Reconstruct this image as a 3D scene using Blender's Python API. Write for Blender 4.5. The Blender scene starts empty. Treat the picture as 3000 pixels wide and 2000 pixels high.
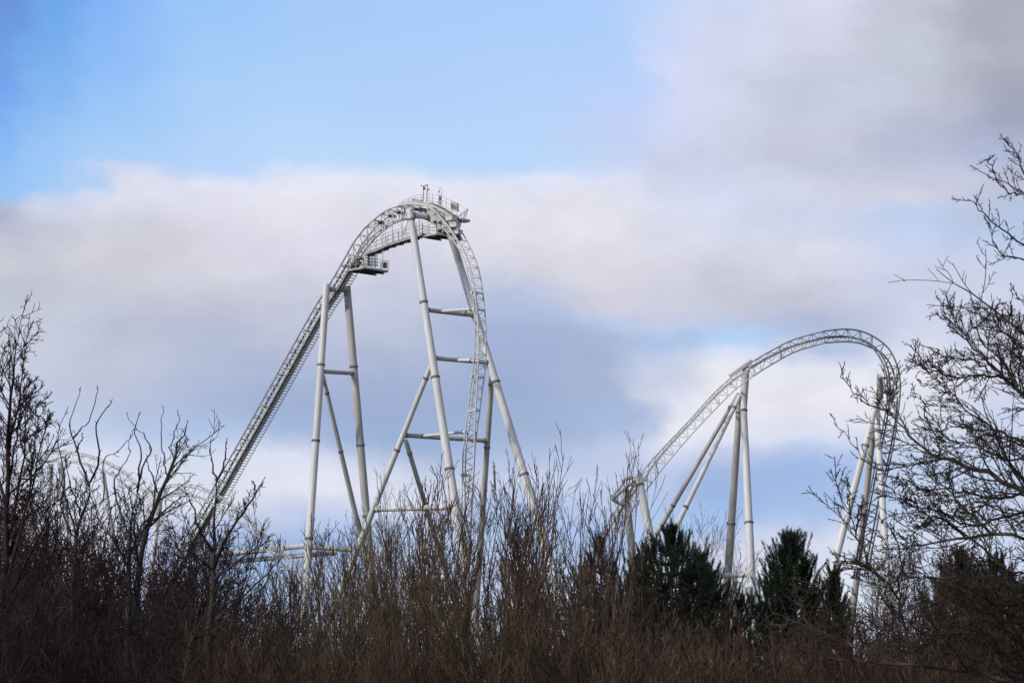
import bpy, math, random
import numpy as np
from mathutils import Vector
random.seed(7)
rng = np.random.default_rng(11)
S = bpy.context.scene
COL = S.collection

# ------------------------------------------------------------------ camera
F = 8333.0
TH = math.radians(7.5)
CZ = 1.7
cam = bpy.data.cameras.new('camera'); co = bpy.data.objects.new('camera', cam); COL.objects.link(co)
cam.lens = 100; cam.sensor_width = 36; cam.clip_start = 0.5; cam.clip_end = 6000
co.location = (0, 0, CZ); co.rotation_euler = (math.pi/2+TH, 0, 0)
S.camera = co
cam.dof.use_dof = True; cam.dof.focus_distance = 335; cam.dof.aperture_fstop = 9

def P(px, py, Y):
    """point at depth Y seen in direction (px,py) of the 3000x2000 survey picture"""
    a = (px-1500)/F; v = (1000-py)/F
    yd = math.cos(TH)-v*math.sin(TH); zd = math.sin(TH)+v*math.cos(TH)
    k = Y/yd
    return np.array([a*k, Y, CZ+zd*k])

# ------------------------------------------------------------------ materials
def mat(name, c1, c2=None, scale=1.0, rough=0.6, metal=0.0, detail=4, c3=None, objrand=0.0, stretch=None, spec=0.4, lo=0.35, hi=0.7, island=None, streak=0):
    m = bpy.data.materials.new(name); m.use_nodes = True
    nt = m.node_tree; b = nt.nodes['Principled BSDF']
    b.inputs['Roughness'].default_value = rough; b.inputs['Metallic'].default_value = metal
    b.inputs['Specular IOR Level'].default_value = spec
    c2 = c2 or c1
    tc = nt.nodes.new('ShaderNodeTexCoord'); mp = nt.nodes.new('ShaderNodeMapping')
    if stretch: mp.inputs['Scale'].default_value = stretch
    nt.links.new(tc.outputs['Object'], mp.inputs[0])
    n = nt.nodes.new('ShaderNodeTexNoise'); n.inputs['Scale'].default_value = scale; n.inputs['Detail'].default_value = detail
    nt.links.new(mp.outputs[0], n.inputs['Vector'])
    r = nt.nodes.new('ShaderNodeValToRGB')
    r.color_ramp.elements[0].position = lo; r.color_ramp.elements[0].color = (*c1, 1)
    r.color_ramp.elements[1].position = hi; r.color_ramp.elements[1].color = (*c2, 1)
    if c3:
        e = r.color_ramp.elements.new((lo+hi)/2); e.color = (*c3, 1)
    nt.links.new(n.outputs['Fac'], r.inputs[0])
    out = r.outputs[0]
    if streak:
        mp2 = nt.nodes.new('ShaderNodeMapping'); mp2.inputs['Scale'].default_value = (3.2, 3.2, .10); nt.links.new(tc.outputs['Object'], mp2.inputs[0])
        n2 = nt.nodes.new('ShaderNodeTexNoise'); n2.inputs['Scale'].default_value = 1.6; n2.inputs['Detail'].default_value = 6; nt.links.new(mp2.outputs[0], n2.inputs['Vector'])
        m3 = nt.nodes.new('ShaderNodeMapRange'); m3.inputs[1].default_value = .38; m3.inputs[2].default_value = .66; m3.inputs[3].default_value = 1-streak; m3.inputs[4].default_value = 1.03
        nt.links.new(n2.outputs['Fac'], m3.inputs[0]); h3 = nt.nodes.new('ShaderNodeHueSaturation'); nt.links.new(m3.outputs[0], h3.inputs['Value']); nt.links.new(out, h3.inputs['Color']); out = h3.outputs[0]
    if objrand:
        oi = nt.nodes.new('ShaderNodeObjectInfo'); hs = nt.nodes.new('ShaderNodeHueSaturation')
        mr = nt.nodes.new('ShaderNodeMapRange'); mr.inputs[3].default_value = 1-objrand; mr.inputs[4].default_value = 1+objrand
        nt.links.new(oi.outputs['Random'], mr.inputs[0]); nt.links.new(mr.outputs[0], hs.inputs['Value'])
        nt.links.new(out, hs.inputs['Color']); out = hs.outputs[0]
    if island:
        ge = nt.nodes.new('ShaderNodeNewGeometry'); h2 = nt.nodes.new('ShaderNodeHueSaturation')
        m2 = nt.nodes.new('ShaderNodeMapRange'); m2.inputs[3].default_value = island[0]; m2.inputs[4].default_value = island[1]
        nt.links.new(ge.outputs['Random Per Island'], m2.inputs[0]); nt.links.new(m2.outputs[0], h2.inputs['Value'])
        nt.links.new(out, h2.inputs['Color']); out = h2.outputs[0]
    nt.links.new(out, b.inputs['Base Color'])
    return m
M = {}
M['white'] = mat('white_painted_steel', (.54,.52,.50), (.64,.625,.605), .35, .5, detail=8, c3=(.60,.585,.565), stretch=(1,1,.35), streak=.10)
M['tan_grey'] = mat('tan_grey_painted_steel', (.38,.355,.325), (.50,.47,.435), .9, .65, detail=9, c3=(.45,.42,.39), stretch=(1,1,.3), streak=.12)  # duller tan-grey version of the white steel, with noise and streaks
M['track'] = mat('track_paint', (.46,.445,.42), (.60,.585,.56), .5, .5, detail=6)
M['grey'] = mat('greyed_track_paint', (.22,.215,.205), (.36,.35,.335), .8, .55, detail=6)
M['hump'] = mat('hump_shaded_paint', (.10,.105,.115), (.20,.205,.215), .3, .5, detail=5)  # shade on the arch underside, and grime, put into the track colour
M['humpm'] = mat('hump_half_shaded_paint', (.22,.22,.22), (.36,.36,.355), .3, .5, detail=5)  # step between pale and dark track, part of the arch shade painted in
M['pale'] = mat('pale_track_paint', (.66,.66,.65), (.78,.78,.77), .5, .5, detail=5)
M['flange'] = mat('flange_steel', (.10,.11,.11), (.26,.26,.25), 2, .6)
M['galv'] = mat('galvanised_steel', (.30,.30,.285), (.46,.45,.43), 2, .5, metal=.2)
M['dark'] = mat('grated_dark_steel', (.035,.035,.035), (.11,.11,.105), 2.5, .7)
M['tan'] = mat('cream_steel_plate', (.36,.335,.29), (.48,.455,.41), 1.2, .55, detail=6)
M['orange'] = mat('orange_box_paint', (.50,.20,.02), (.62,.30,.04), 3, .6)
M['lampw'] = mat('white_plastic', (.75,.75,.75), (.8,.8,.8), 3, .4)
M['bird'] = mat('black_feathers', (.012,.012,.015), (.03,.03,.035), 20, .5)
M['bark_purple'] = mat('shaded_purple_brown_bark', (.020,.012,.012), (.050,.029,.028), 1.7, .85, detail=5, objrand=.25, spec=.1, island=(.5,1.6))  # shade over the left thicket is put into this bark colour
M['bark_dark'] = mat('shaded_dark_grey_bark', (.020,.016,.016), (.062,.052,.047), 3, .85, detail=6, objrand=.1, spec=.15)  # dark tone includes the shade on the left trees, painted into the bark
M['bark_brown'] = mat('brown_twig_bark', (.040,.025,.018), (.122,.080,.052), 1.1, .85, detail=5, objrand=.28, spec=.15, c3=(.075,.048,.032), island=(.4,1.7))
M['undergrowth'] = mat('undergrowth_bark', (.018,.011,.009), (.070,.045,.030), .55, .9, detail=6, spec=.1, c3=(.045,.028,.020), island=(.3,1.9))
M['bark_olive'] = mat('olive_twig_bark', (.038,.030,.016), (.10,.078,.038), 1.1, .85, detail=5, objrand=.2, spec=.15, island=(.35,1.6))
M['bark_grey'] = mat('grey_twig_bark', (.10,.085,.075), (.20,.175,.16), 1.5, .85, detail=5, objrand=.1, spec=.15)
M['bark_oak'] = mat('mossy_oak_bark', (.032,.022,.018), (.105,.098,.055), 2.2, .85, detail=6, c3=(.055,.040,.032), spec=.15, lo=.4, hi=.75)
M['needle'] = mat('pine_needles', (.005,.011,.005), (.026,.034,.014), 2.0, .6, detail=4, objrand=.15, spec=.25)
M['leaf'] = mat('dead_oak_leaf', (.10,.035,.02), (.19,.065,.03), 8, .7)
M['ground'] = mat('rough_winter_grass', (.05,.045,.022), (.11,.095,.045), .6, .95, detail=10, spec=.1)

# ------------------------------------------------------------------ object helpers
def tag(o, label=None, cat=None, group=None, kind=None):
    if label: o['label'] = label
    if cat: o['category'] = cat
    if group: o['group'] = group
    if kind: o['kind'] = kind
    return o
def empty(name, loc, label, cat, group=None):
    o = bpy.data.objects.new(name, None); COL.objects.link(o); o.location = Vector([float(c) for c in loc])
    o.empty_display_size = .2
    return tag(o, label, cat, group)

class MB:
    def __init__(s): s.v = []; s.f = []; s.n = 0; s.sm = []
    def add(s, v, f, smooth=True):
        v = np.asarray(v, float).reshape(-1, 3)
        s.v.append(v)
        for q in f: s.f.append(tuple(i+s.n for i in q)); s.sm.append(smooth)
        s.n += len(v)
    def tube(s, pts, r, sides=8, caps=True, smooth=True):
        pts = np.asarray(pts, float); n = len(pts)
        r = np.broadcast_to(np.asarray(r, float), (n,))
        T = np.gradient(pts, axis=0); T /= np.linalg.norm(T, axis=1)[:, None]+1e-12
        up = np.array([0, 0, 1.]) if abs(T[0][2]) < .9 else np.array([1., 0, 0])
        u = np.cross(T[0], up); u /= np.linalg.norm(u)
        vs = []
        ang = np.arange(sides)*2*math.pi/sides
        for i in range(n):
            u = u-T[i]*np.dot(u, T[i]); u /= np.linalg.norm(u); w = np.cross(T[i], u)
            vs.append(pts[i]+r[i]*(np.cos(ang)[:, None]*u+np.sin(ang)[:, None]*w))
        v = np.concatenate(vs); f = []
        for i in range(n-1):
            for k in range(sides):
                a = i*sides+k; b = i*sides+(k+1) % sides
                f.append((a, b, b+sides, a+sides))
        s.add(v, f, smooth)
        if caps:
            s.add(vs[0], [tuple(range(sides))[::-1]], False); s.add(vs[-1], [tuple(range(sides))], False)
    def bar(s, a, b, r, sides=5): s.tube([a, b], r, sides, True, sides > 5)
    def hexa(s, c8):
        s.add(c8, [(0, 3, 2, 1), (4, 5, 6, 7), (0, 1, 5, 4), (1, 2, 6, 5), (2, 3, 7, 6), (3, 0, 4, 7)], False)
    def box(s, o, ax, ay, az):
        o, ax, ay, az = [np.asarray(q, float) for q in (o, ax, ay, az)]
        s.hexa([o, o+ax, o+ax+ay, o+ay, o+az, o+ax+az, o+ax+ay+az, o+ay+az])
    def cbox(s, c, ax, ay, az):
        c, ax, ay, az = [np.asarray(q, float) for q in (c, ax, ay, az)]
        s.box(c-ax/2-ay/2-az/2, ax, ay, az)
    def build(s, name, material, parent=None, **kw):
        V = np.concatenate(s.v)
        off = np.zeros(3)
        if parent is None:
            off = V.mean(0); off[2] = V[:, 2].min()
        else:
            p = parent
            while p is not None: off = off+np.array(p.location); p = p.parent
        me = bpy.data.meshes.new(name); me.from_pydata((V-off).tolist(), [], s.f)
        me.polygons.foreach_set('use_smooth', s.sm)
        me.materials.append(material); me.update()
        o = bpy.data.objects.new(name, me); COL.objects.link(o)
        if parent is None: o.location = off.tolist()
        else: o.parent = parent
        return tag(o, **kw) if kw else o

def mid_(a, b, k): return a+(b-a)*k
def cr(pts, n):
    """Catmull-Rom resample of k-dim points to n samples"""
    p = np.asarray(pts, float)
    if len(p) == 2: return p[0]+(p[1]-p[0])*np.linspace(0, 1, n)[:, None]
    q = np.vstack([2*p[0]-p[1], p, 2*p[-1]-p[-2]])
    t = np.linspace(0, len(p)-1-1e-9, n); i = t.astype(int); f = (t-i)[:, None]
    a, b, c, d = q[i], q[i+1], q[i+2], q[i+3]
    return .5*((2*b)+(-a+c)*f+(2*a-5*b+4*c-d)*f**2+(-a+3*b-3*c+d)*f**3)
def even(pts, step):
    """resample station array (N,4,3) to even arc-length step"""
    fine = cr(np.asarray(pts).reshape(len(pts), -1), len(pts)*20).reshape(-1, 4, 3)
    c = fine.mean(1); L = np.r_[0, np.cumsum(np.linalg.norm(np.diff(c, axis=0), axis=1))]
    n = int(L[-1]/step); s = np.linspace(0, L[-1], n+1)
    idx = np.interp(s, L, np.arange(len(L))); i = np.minimum(idx.astype(int), len(fine)-2); f = (idx-i)[:, None, None]
    return fine[i]*(1-f)+fine[i+1]*f

def track(root, St, rr, cr_, br, mrail, mlat, step=1.35, frame_every=9, style=0):
    Q = even(St, step); K = len(Q)
    Fn = even(St, step/2.)
    for j, nm, r in ((0, 'running_rail', rr), (1, 'running_rail', rr), (2, 'spine_tube', cr_), (3, 'spine_tube', cr_)):
        m = MB(); m.tube(Fn[:, j], r, 8); m.build(nm, mrail, root)
    m = MB()
    for i in range(K-1):
        a, b = Q[i], Q[i+1]; mid = (a+b)/2
        m.bar(a[0], a[1], br*1.1, 4)
        if style == 0 or i % 2: m.bar(a[2], a[3], br, 4)
        m.bar(a[0], mid[2], br, 4); m.bar(mid[2], b[0], br, 4)
        if style < 2: m.bar(a[1], mid[3], br, 4); m.bar(mid[3], b[1], br, 4)
        else: m.bar(a[1], mid[3], br*.8, 4)
        if style != 1: m.bar(a[0], b[1], br*.8, 4) if i % 2 == 0 else m.bar(a[1], b[0], br*.8, 4)
    m.build('track_lattice', mlat, root)
    for i in range(frame_every//2, K-1, frame_every):
        m = MB(); a = Q[i]; T = Q[i+1].mean(0)-a.mean(0); T = T/np.linalg.norm(T)*.09
        for (p, q) in ((0, 1), (0, 2), (1, 3), (2, 3)):
            d = a[q]-a[p]; w = np.cross(d, T); w = w/np.linalg.norm(w)*.14
            m.cbox((a[p]+a[q])/2, d*1.04, T*2, w)
        m.build('frame_plate', mlat, root)
    return Q

class Col:
    """straight round column between two survey points, extended to the ground on request"""
    def __init__(s, root, a, b, d0, d1, mtl, flanges=(), ground=True, name='support_column', caps=True):
        p, q = P(*a), P(*b)
        if ground:
            k = p[2]/(p[2]-q[2]); q = p+(q-p)*k; d1 = d0+(d1-d0)*k*.97
        s.p, s.q = p, q
        s.r0, s.r1 = d0/2, d1/2
        m = MB(); m.tube([p, p*.5+q*.5, q], [s.r0, (s.r0+s.r1)/2, s.r1], 28)
        s.o = m.build(name, mtl, root)
        for y in flanges:
            t = s.t(y); c = p+(q-p)*t; r = s.r0+(s.r1-s.r0)*t; d = (q-p)/np.linalg.norm(q-p)
            m = MB(); m.tube([c-d*.10, c-d*.015], r*1.17, 28); m.tube([c+d*.015, c+d*.10], r*1.17, 28)
            m.tube([c-d*.16, c+d*.16], r*1.04, 28)
            for g in range(14):
                a_ = g/14*2*math.pi; u = np.cross(d, [0, 1, 0.01]); u /= np.linalg.norm(u); w = np.cross(d, u)
                cc = c+(u*math.cos(a_)+w*math.sin(a_))*r*1.1
                m.bar(cc-d*.14, cc+d*.14, .022, 5)
            m.build('flange', M['flange'], s.o)
    def t(s, y):
        best = (1e9, 0)
        for i in range(401):
            t = i/400; c = s.p+(s.q-s.p)*t
            dz = c[2]-CZ; yy = c[1]
            fw = yy*math.cos(TH)+dz*math.sin(TH); up = -yy*math.sin(TH)+dz*math.cos(TH)
            py = 1000-F*up/fw
            if abs(py-y) < best[0]: best = (abs(py-y), t)
        return best[1]
    def at(s, y): return s.p+(s.q-s.p)*s.t(y)

def beam(root, a, b, r, mtl, name='crossbeam', ends=True, r2=None):
    m = MB(); m.tube([a, b], [r, r2 or r], 20); o = m.build(name, mtl, root)
    if ends:
        d = (b-a)/np.linalg.norm(b-a); L = np.linalg.norm(b-a)
        for k in (.45, L-.45):
            c = a+d*k; m = MB(); m.tube([c-d*.09, c-d*.015], r*1.25, 20); m.tube([c+d*.015, c+d*.09], r*1.25, 20)
            m.build('flange', M['flange'], o)
    return o

# ================================================================== GROUND
m = MB()
gv = []; 
NX, NY = 40, 60
for j in range(NY+1):
    for i in range(NX+1):
        x = -2500+5000*i/NX; y = -300+5300*(j/NY)**1.6
        gv.append((x, y, 0))
m.add(gv, [(j*(NX+1)+i, j*(NX+1)+i+1, (j+1)*(NX+1)+i+1, (j+1)*(NX+1)+i) for j in range(NY) for i in range(NX)], False)
g = m.build('ground', M['ground']); tag(g, 'rough brown winter grass under the trees and the coasters', None, None, 'structure')

# ================================================================== TALL TOP HAT COASTER
MPP = .0408
def dA(px): return 340+(1200-px)*MPP
tv = np.array([.7071, -.7071, 0]); nv = np.array([.7071, .7071, 0]); zv = np.array([0, 0, 1.])
tall = empty('roller_coaster', (P(1270, 1600, 338)[0], 338, 0), 'tall white steel top hat coaster with service platforms and round columns', 'roller coaster')
A = [(430,1776),(470,1705),(540,1580),(604,1466),(651,1382),(708,1281),(784,1146),(861,1008),(900,939),(932,884),(968,829),(1016.5,745),(1037,709),(1073,663),(1118.6,625),(1157,606),(1195,598),(1220.6,598),(1251,604.6),(1277,620),(1297,643),(1317.6,668),(1338,699),(1358,737),(1373.7,773),(1384,811),(1391.6,857),(1397,905),(1401,960),(1402,1010),(1401,1055),(1399,1103),(1397,1151),(1393,1200),(1391,1264),(1389,1327),(1386.5,1391),(1383,1455),(1379,1530),(1374,1620),(1370,1700)]
A3 = np.array([P(x, y, dA(x)) for x, y in A])
T = np.gradient(A3, axis=0); T /= np.linalg.norm(T, axis=1)[:, None]
Bexp = {20:(1322.6,645),21:(1344,668),22:(1364,698),23:(1381,733),24:(1396.6,771),25:(1407,811),26:(1414.5,857),27:(1420,907),28:(1423,960),29:(1424,1012),30:(1423,1058),31:(1418.5,1103),32:(1412,1151),33:(1406,1200),34:(1397,1264),35:(1391,1327),36:(1388,1391),37:(1385,1455),38:(1381,1530),39:(1377,1620),40:(1373,1700)}
Cexp = {21:(1297,668),22:(1324,699),23:(1349,737),24:(1364,773),25:(1372,811),26:(1383,857),27:(1389,905),28:(1391,960),29:(1391,1010),30:(1388,1055),31:(1383,1103),32:(1376.7,1151),33:(1371,1205),34:(1363,1264),35:(1357,1327),36:(1355,1391),37:(1353.5,1455),38:(1352,1530),39:(1350,1620),40:(1349,1700)}
St = []
G = 1.46
for i, p in enumerate(A3):
    t = T[i]; inn = np.cross(t, nv); 
    if i < 21 and inn[2] > 0: inn = -inn
    inn /= np.linalg.norm(inn)
    if i in Bexp:
        x, y = Bexp[i]; dx = (x-A[i][0])*MPP
        B = P(x, y, p[1]+math.sqrt(max(.05, G*G-dx*dx)))
    else: B = p+nv*G
    if i in Cexp:
        x, y = Cexp[i]; C_ = P(x, y, p[1]+.45)
        l = (B-p)/np.linalg.norm(B-p); D = C_+l*.62
        if i > 31: D = P(x+8, y, p[1]+.95)
    else:
        dd_ = 1.12+.45*min(1, max(0, (i-9)/6)); C_ = p+inn*dd_+nv*.42; D = p+inn*dd_+nv*1.04
    St.append((p, B, C_, D))
St = np.array(St)
track(tall, St[:14], .105, .11, .062, M['galv'], M['track'], 1.45, 4, 1)
track(tall, St[13:20], .115, .11, .060, M['track'], M['track'], 1.25, 3)
track(tall, St[19:], .085, .085, .036, M['track'], M['track'], 1.30, 40, 1)

# catwalk with steps under the far side of the ascent, dark drive trough between the spine tubes
lo, hi = 0, 12
Q = even(St[lo:hi], .42)
m = MB(); mt_ = MB(); ml = MB(); mfin = MB()
for i in range(len(Q)-1):
    a = Q[i]; b = Q[i+1]; t = (b.mean(0)-a.mean(0)); t /= np.linalg.norm(t); inn = np.cross(t, nv); inn = -inn if inn[2] > 0 else inn
    o = a[3]+nv*.12+inn*.05
    m.cbox(o+nv*.38, nv*.74, tv*.26, zv*.05)
    for k in (.0, .76):
        m.bar(a[3]+nv*(.12+k)+inn*.12, b[3]+nv*(.12+k)+inn*.12, .055, 4)
    mt_.cbox((a[2]+a[3])/2-inn*.05, nv*.24, (b[2]-a[2])*1.02, inn*.12)
    if i % 2 == 0:
        mfin.cbox((a[0]+a[1])/2+inn*.10, nv*.30, (b-a).mean(0)*2.02, inn*.10)
        ml = MB(); ml.cbox((a[0]+a[1])/2+inn*.12, nv*1.35, t*.12, inn*.14)
        if i % 4 == 0: ml.build('rail_tie', M['track'], tall)
m.build('catwalk_steps', M['grey'], tall); mt_.build('drive_trough', M['dark'], tall); mfin.build('drive_rail', M['grey'], tall)

# columns
c1 = Col(tall, (956.8,833,348.3), (901,1646,346), .86, .96, M['white'], (1069,1292,1576))
c2 = Col(tall, (1016,838,351.2), (1085,1640,354), .92, 1.02, M['tan_grey'], (1074,1303,1510))
c1b = Col(tall, (946,1100,348), (1056,1567,357), .50, .70, M['tan_grey'], (1152,1322), name='brace')
beam(tall, c1.at(1087), c2.at(1093), .26, M['tan_grey'])
beam(tall, c1.at(846), c2.at(850), .31, M['tan_grey'], ends=True)
c3 = Col(tall, (1200,615,336.2), (1347,1567,330), .82, 1.08, M['white'], (645,886,1106,1373))
c3a = Col(tall, (1262,1072,333.4), (1030,1650,342), .60, .78, M['white'], (1108,1318), name='brace')
c3b = Col(tall, (1189,1290,336.6), (1273,1567,344), .54, .62, M['tan_grey'], (1328,), name='brace')
c4 = Col(tall, (1318,680,341), (1587,1560,334), .86, 1.10, M['white'], (1119,1388))
c4_top, c4_mid = c4.at(684), c4.at(1000)
m = MB(); m.tube([c4_top, mid_(c4_top, c4_mid, .5), c4_mid], [c4.r0*1.015, c4.r0*1.04, c4.r0*1.07], 28); m.build('tan_grey_sleeve', M['tan_grey'], c4.o)  # thin added tube that gives the upper column its tan-grey tone
c4b = Col(tall, (1442,1085,338.2), (1410,1560,346), .66, .74, M['tan_grey'], (1125,1310), name='brace')
hub = (St[18][2]+St[18][3])/2
e3 = P(1258, 637, 338.2)
beam(tall, c3.at(630), e3, .31, M['white'])
def mid(a, b, k): return a+(b-a)*k
def tk(y, j=2):   # track point near image row y on the descent
    i = min(range(18, len(A)), key=lambda i: abs(A[i][1]-y)); return St[i][j]
b1a, b1b = c3.at(907), c4.at(925); beam(tall, b1a, b1b, .27, M['tan_grey'])
beam(tall, mid(b1a, b1b, .27), tk(884), .20, M['white'], 'brace', r2=.17)
beam(tall, mid(b1a, b1b, .78), mid(mid(b1a, b1b, .27), tk(884), .8), .13, M['tan_grey'], 'brace', ends=False)
b2a, b2b = c3.at(1047), c4.at(1061); beam(tall, b2a, b2b, .27, M['tan_grey'])
beam(tall, mid(b2a, b2b, .42), tk(1050), .20, M['white'], 'brace', r2=.18)
b3a, b3b = c3a.at(1273), c4b.at(1290); beam(tall, b3a, b3b, .27, M['tan_grey'])
beam(tall, mid(b3a, b3b, .2), tk(1274), .20, M['white'], 'brace', r2=.18)
beam(tall, c3a.at(1490), c3.at(1484), .35, M['white'])
beam(tall, c1.at(1600), P(1050, 1611, 345), .31, M['tan_grey'])
# collars that clamp the descent to its arms, tie frames
for y in (876, 928, 1050, 1103, 1274, 1391):
    m = MB()
    for j in (2, 3):
        c = tk(y, j); m.cbox(c, tv*.34, nv*.34, zv*.34)
    a, b = tk(y, 0), tk(y, 1)
    m.hexa(np.array([tk(y, 2)-zv*.06, a-zv*.2, b-zv*.2, tk(y, 3)-zv*.06, tk(y, 2)+zv*.02, a+zv*.02, b+zv*.02, tk(y, 3)+zv*.02]))
    m.build('clamp', M['track'], tall)
# side plates of the drive housing near the crest
out_ = [(1252,608),(1272,617),(1290,634),(1306,652),(1322,674),(1338,700)]
inn_ = [(1250,640),(1262,650),(1276,662),(1290,676),(1306,690),(1318,704)]
O3 = cr([P(x, y, dA(x)+.22) for x, y in out_], 14); I3 = cr([P(x, y, dA(x)+.22) for x, y in inn_], 14)
for k_ in (0, 1.05):
    m = MB(); w = nv*.06
    for i in range(13):
        m.hexa([I3[i]+nv*k_, I3[i+1]+nv*k_, I3[i+1]+nv*k_+w, I3[i]+nv*k_+w, O3[i]+nv*k_, O3[i+1]+nv*k_, O3[i+1]+nv*k_+w, O3[i]+nv*k_+w])
    m.build('housing_plate', M['tan'], tall)
m = MB()
for i in range(13):
    m.hexa([mid_(I3[i], O3[i], .45)+nv*.08, mid_(I3[i+1], O3[i+1], .45)+nv*.08, mid_(I3[i+1], O3[i+1], .45)+nv*1.0, mid_(I3[i], O3[i], .45)+nv*1.0, mid_(I3[i], O3[i], .62)+nv*.08, mid_(I3[i+1], O3[i+1], .62)+nv*.08, mid_(I3[i+1], O3[i+1], .62)+nv*1.0, mid_(I3[i], O3[i], .62)+nv*1.0])
m.build('housing_floor', M['dark'], tall)
for (x, y, s_, ln_) in ((1272,650,.26,.5),(1287,652,.24,.6),(1228,613,.34,1.0),(1241,616,.30,1.0),(1214,612,.26,1.0),(1285,676,.34,1.2),(1300,682,.30,1.0),(1316,688,.28,1.0),(1140,632,.28,.9),(1165,622,.26,.9),(1110,652,.3,.9)):
    m = MB(); m.tube([P(x, y, dA(x)-.15), P(x, y, dA(x)-.15)+nv*ln_], s_*.75, 12); m.tube([P(x, y, dA(x)-.15)-nv*.12, P(x, y, dA(x)-.15)], s_*.4, 10)
    m.build('drive_motor', M['dark'], tall)
for (x, y, a_, h_) in ((1322,640,1.1,.5),(1333,660,1.2,.5),(1340,682,1.0,.4)):
    m = MB(); m.cbox(P(x, y, dA(x)+1.0), tv*a_, nv*.8, zv*h_); m.cbox(P(x, y, dA(x)+1.0)+zv*(h_/2+.05), tv*a_*1.1, nv*.9, zv*.06); m.build('brake_box', M['track'], tall)

def railing(root, bot, top, mtl, post_step=1.1, rails=(1, .66, .33), r=.026, name='railing'):
    n = 24; b = cr(bot, n); t = cr(top, n); m = MB()
    for k in rails: m.tube(b*(1-k)+t*k, r, 5)
    L = np.r_[0, np.cumsum(np.linalg.norm(np.diff(b, axis=0), axis=1))]
    for s_ in np.linspace(0, L[-1], max(2, int(L[-1]/post_step)+1)):
        i = int(np.argmin(abs(L-s_))); m.bar(b[i], t[i], r*1.35, 5)
    return m.build(name, mtl, root)

def platform(corner, lt, ln, h):
    """deck with its nearest corner at corner, lt metres along -track, ln metres across"""
    o = np.array(corner)
    pf = MB(); a = -tv*lt; b = nv*ln
    pf.box(o-zv*.05, a, b, zv*.05)
    fl = pf.build('service_platform', M['dark'], tall)
    e = MB()
    for (p, q) in ((o, o+a), (o, o+b), (o+a, o+a+b), (o+b, o+a+b)):
        d = q-p; d0 = d/np.linalg.norm(d); w = np.cross(d0, zv)*.07
        e.cbox((p+q)/2-zv*.04, d*.985, w, zv*.22)
    e.build('edge_beam', M['galv'], fl)
    j = MB()
    for k in range(1, int(ln/.42)):
        j.cbox(o+a*.5+nv*.42*k-zv*.16, a*.96, nv*.05, zv*.2)
    for k in (.25, .75): j.cbox(o+a*k+b*.5-zv*.30, tv*.12, b*.98, zv*.14)
    j.build('joist', M['dark'], fl)
    for (p, q) in ((o, o+a), (o, o+b), (o+a, o+a+b), (o+b, o+b+a)):
        railing(fl, [p, q], [p+zv*h, q+zv*h], M['galv'], .95, (1, .7, .4))
    return fl
pl1 = platform(P(1065, 783, 344.6), 2.85, 4.1, 1.25)
pl2 = platform(P(1279, 684, 334.8), 2.5, 2.6, 1.2)

# cabinets, cage ladder and orange box of the lower platform
m = MB(); c0 = P(1063, 779, 346.3); m.box(c0, tv*.7, nv*.5, zv*1.35); m.build('cabinet', M['tan'], tall)
for (x, y, s_) in ((1036,776,.26),(1044,778,.3),(1052,770,.26),(1057,756,.22),(1047,762,.2)):
    m = MB(); c_ = P(x, y, 346.3); m.tube([c_-nv*.3, c_+nv*.3], s_*.8, 12); m.cbox(c_-zv*s_*.8, tv*.3, nv*.5, zv*.08); m.build('drive_motor', M['dark'], tall)
m = MB()
for k in range(5):
    m.bar(P(1083+k*4.6, 741, 346.2), P(1083+k*4.6, 783, 346.2), .035, 4); m.bar(P(1087+k*4.6, 741, 347.1), P(1087+k*4.6, 783, 347.1), .03, 4)
for y in (742, 750, 759, 768, 776):
    m.bar(P(1083, y, 346.2), P(1101, y, 346.2), .035, 4); m.bar(P(1101, y, 346.2), P(1105, y, 347.1), .03, 4); m.bar(P(1087, y, 347.1), P(1105, y, 347.1), .03, 4)
m.build('cage_ladder', M['dark'], tall)
m = MB(); ob = P(1121.5, 785.5, 347.3); m.box(ob, tv*.36, nv*.4, zv*.72); o_ = m.build('orange_box', M['orange'], tall)
m = MB()
for k in (.18, .55): m.cbox(ob+tv*(k*.62)-nv*.012+zv*.36, tv*.13, nv*.03, zv*.6)
m.cbox(ob+tv*.18-nv*.02+zv*.36, tv*.36, nv*.02, zv*.04)
m.build('box_panel', M['bark_dark'], o_)

# arched walkway below the crest
wb = [(1067,741),(1100,731),(1131,717),(1165,706),(1200,695),(1237,683)]
wt = [(1067,710),(1100,697),(1131,684),(1165,672),(1200,661),(1237,648)]
W0 = np.array([P(x, y, dA(x)-.2) for x, y in wb]); W1 = np.array([P(x, y, dA(x)-.2) for x, y in wt])
m = MB(); Wf = cr(W0, 24)
for i in range(23):
    a, b = Wf[i], Wf[i+1]
    m.hexa([a-zv*.06, b-zv*.06, b+nv*.95-zv*.06, a+nv*.95-zv*.06, a, b, b+nv*.95, a+nv*.95])
wk = m.build('walkway', M['dark'], tall)
for k in (0, .95):
    m = MB()
    for i in range(23):
        a, b = Wf[i]+nv*k, Wf[i+1]+nv*k
        m.hexa([a-zv*.2, b-zv*.2, b-zv*.2+nv*.05, a-zv*.2+nv*.05, a+zv*.06, b+zv*.06, b+zv*.06+nv*.05, a+zv*.06+nv*.05])
    m.build('edge_beam', M['galv'], wk)
m = MB()
for i in range(0, 23):
    a = Wf[i]; m.cbox(a+nv*.5-zv*(.26), tv*.08, nv*.9, zv*(.12+.1*(i % 3)))
m.build('joist', M['dark'], wk)
railing(wk, W0, W1, M['galv'], .98)
railing(wk, W0+nv*.97, W1+nv*.97, M['galv'], .98)
m = MB()
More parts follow.
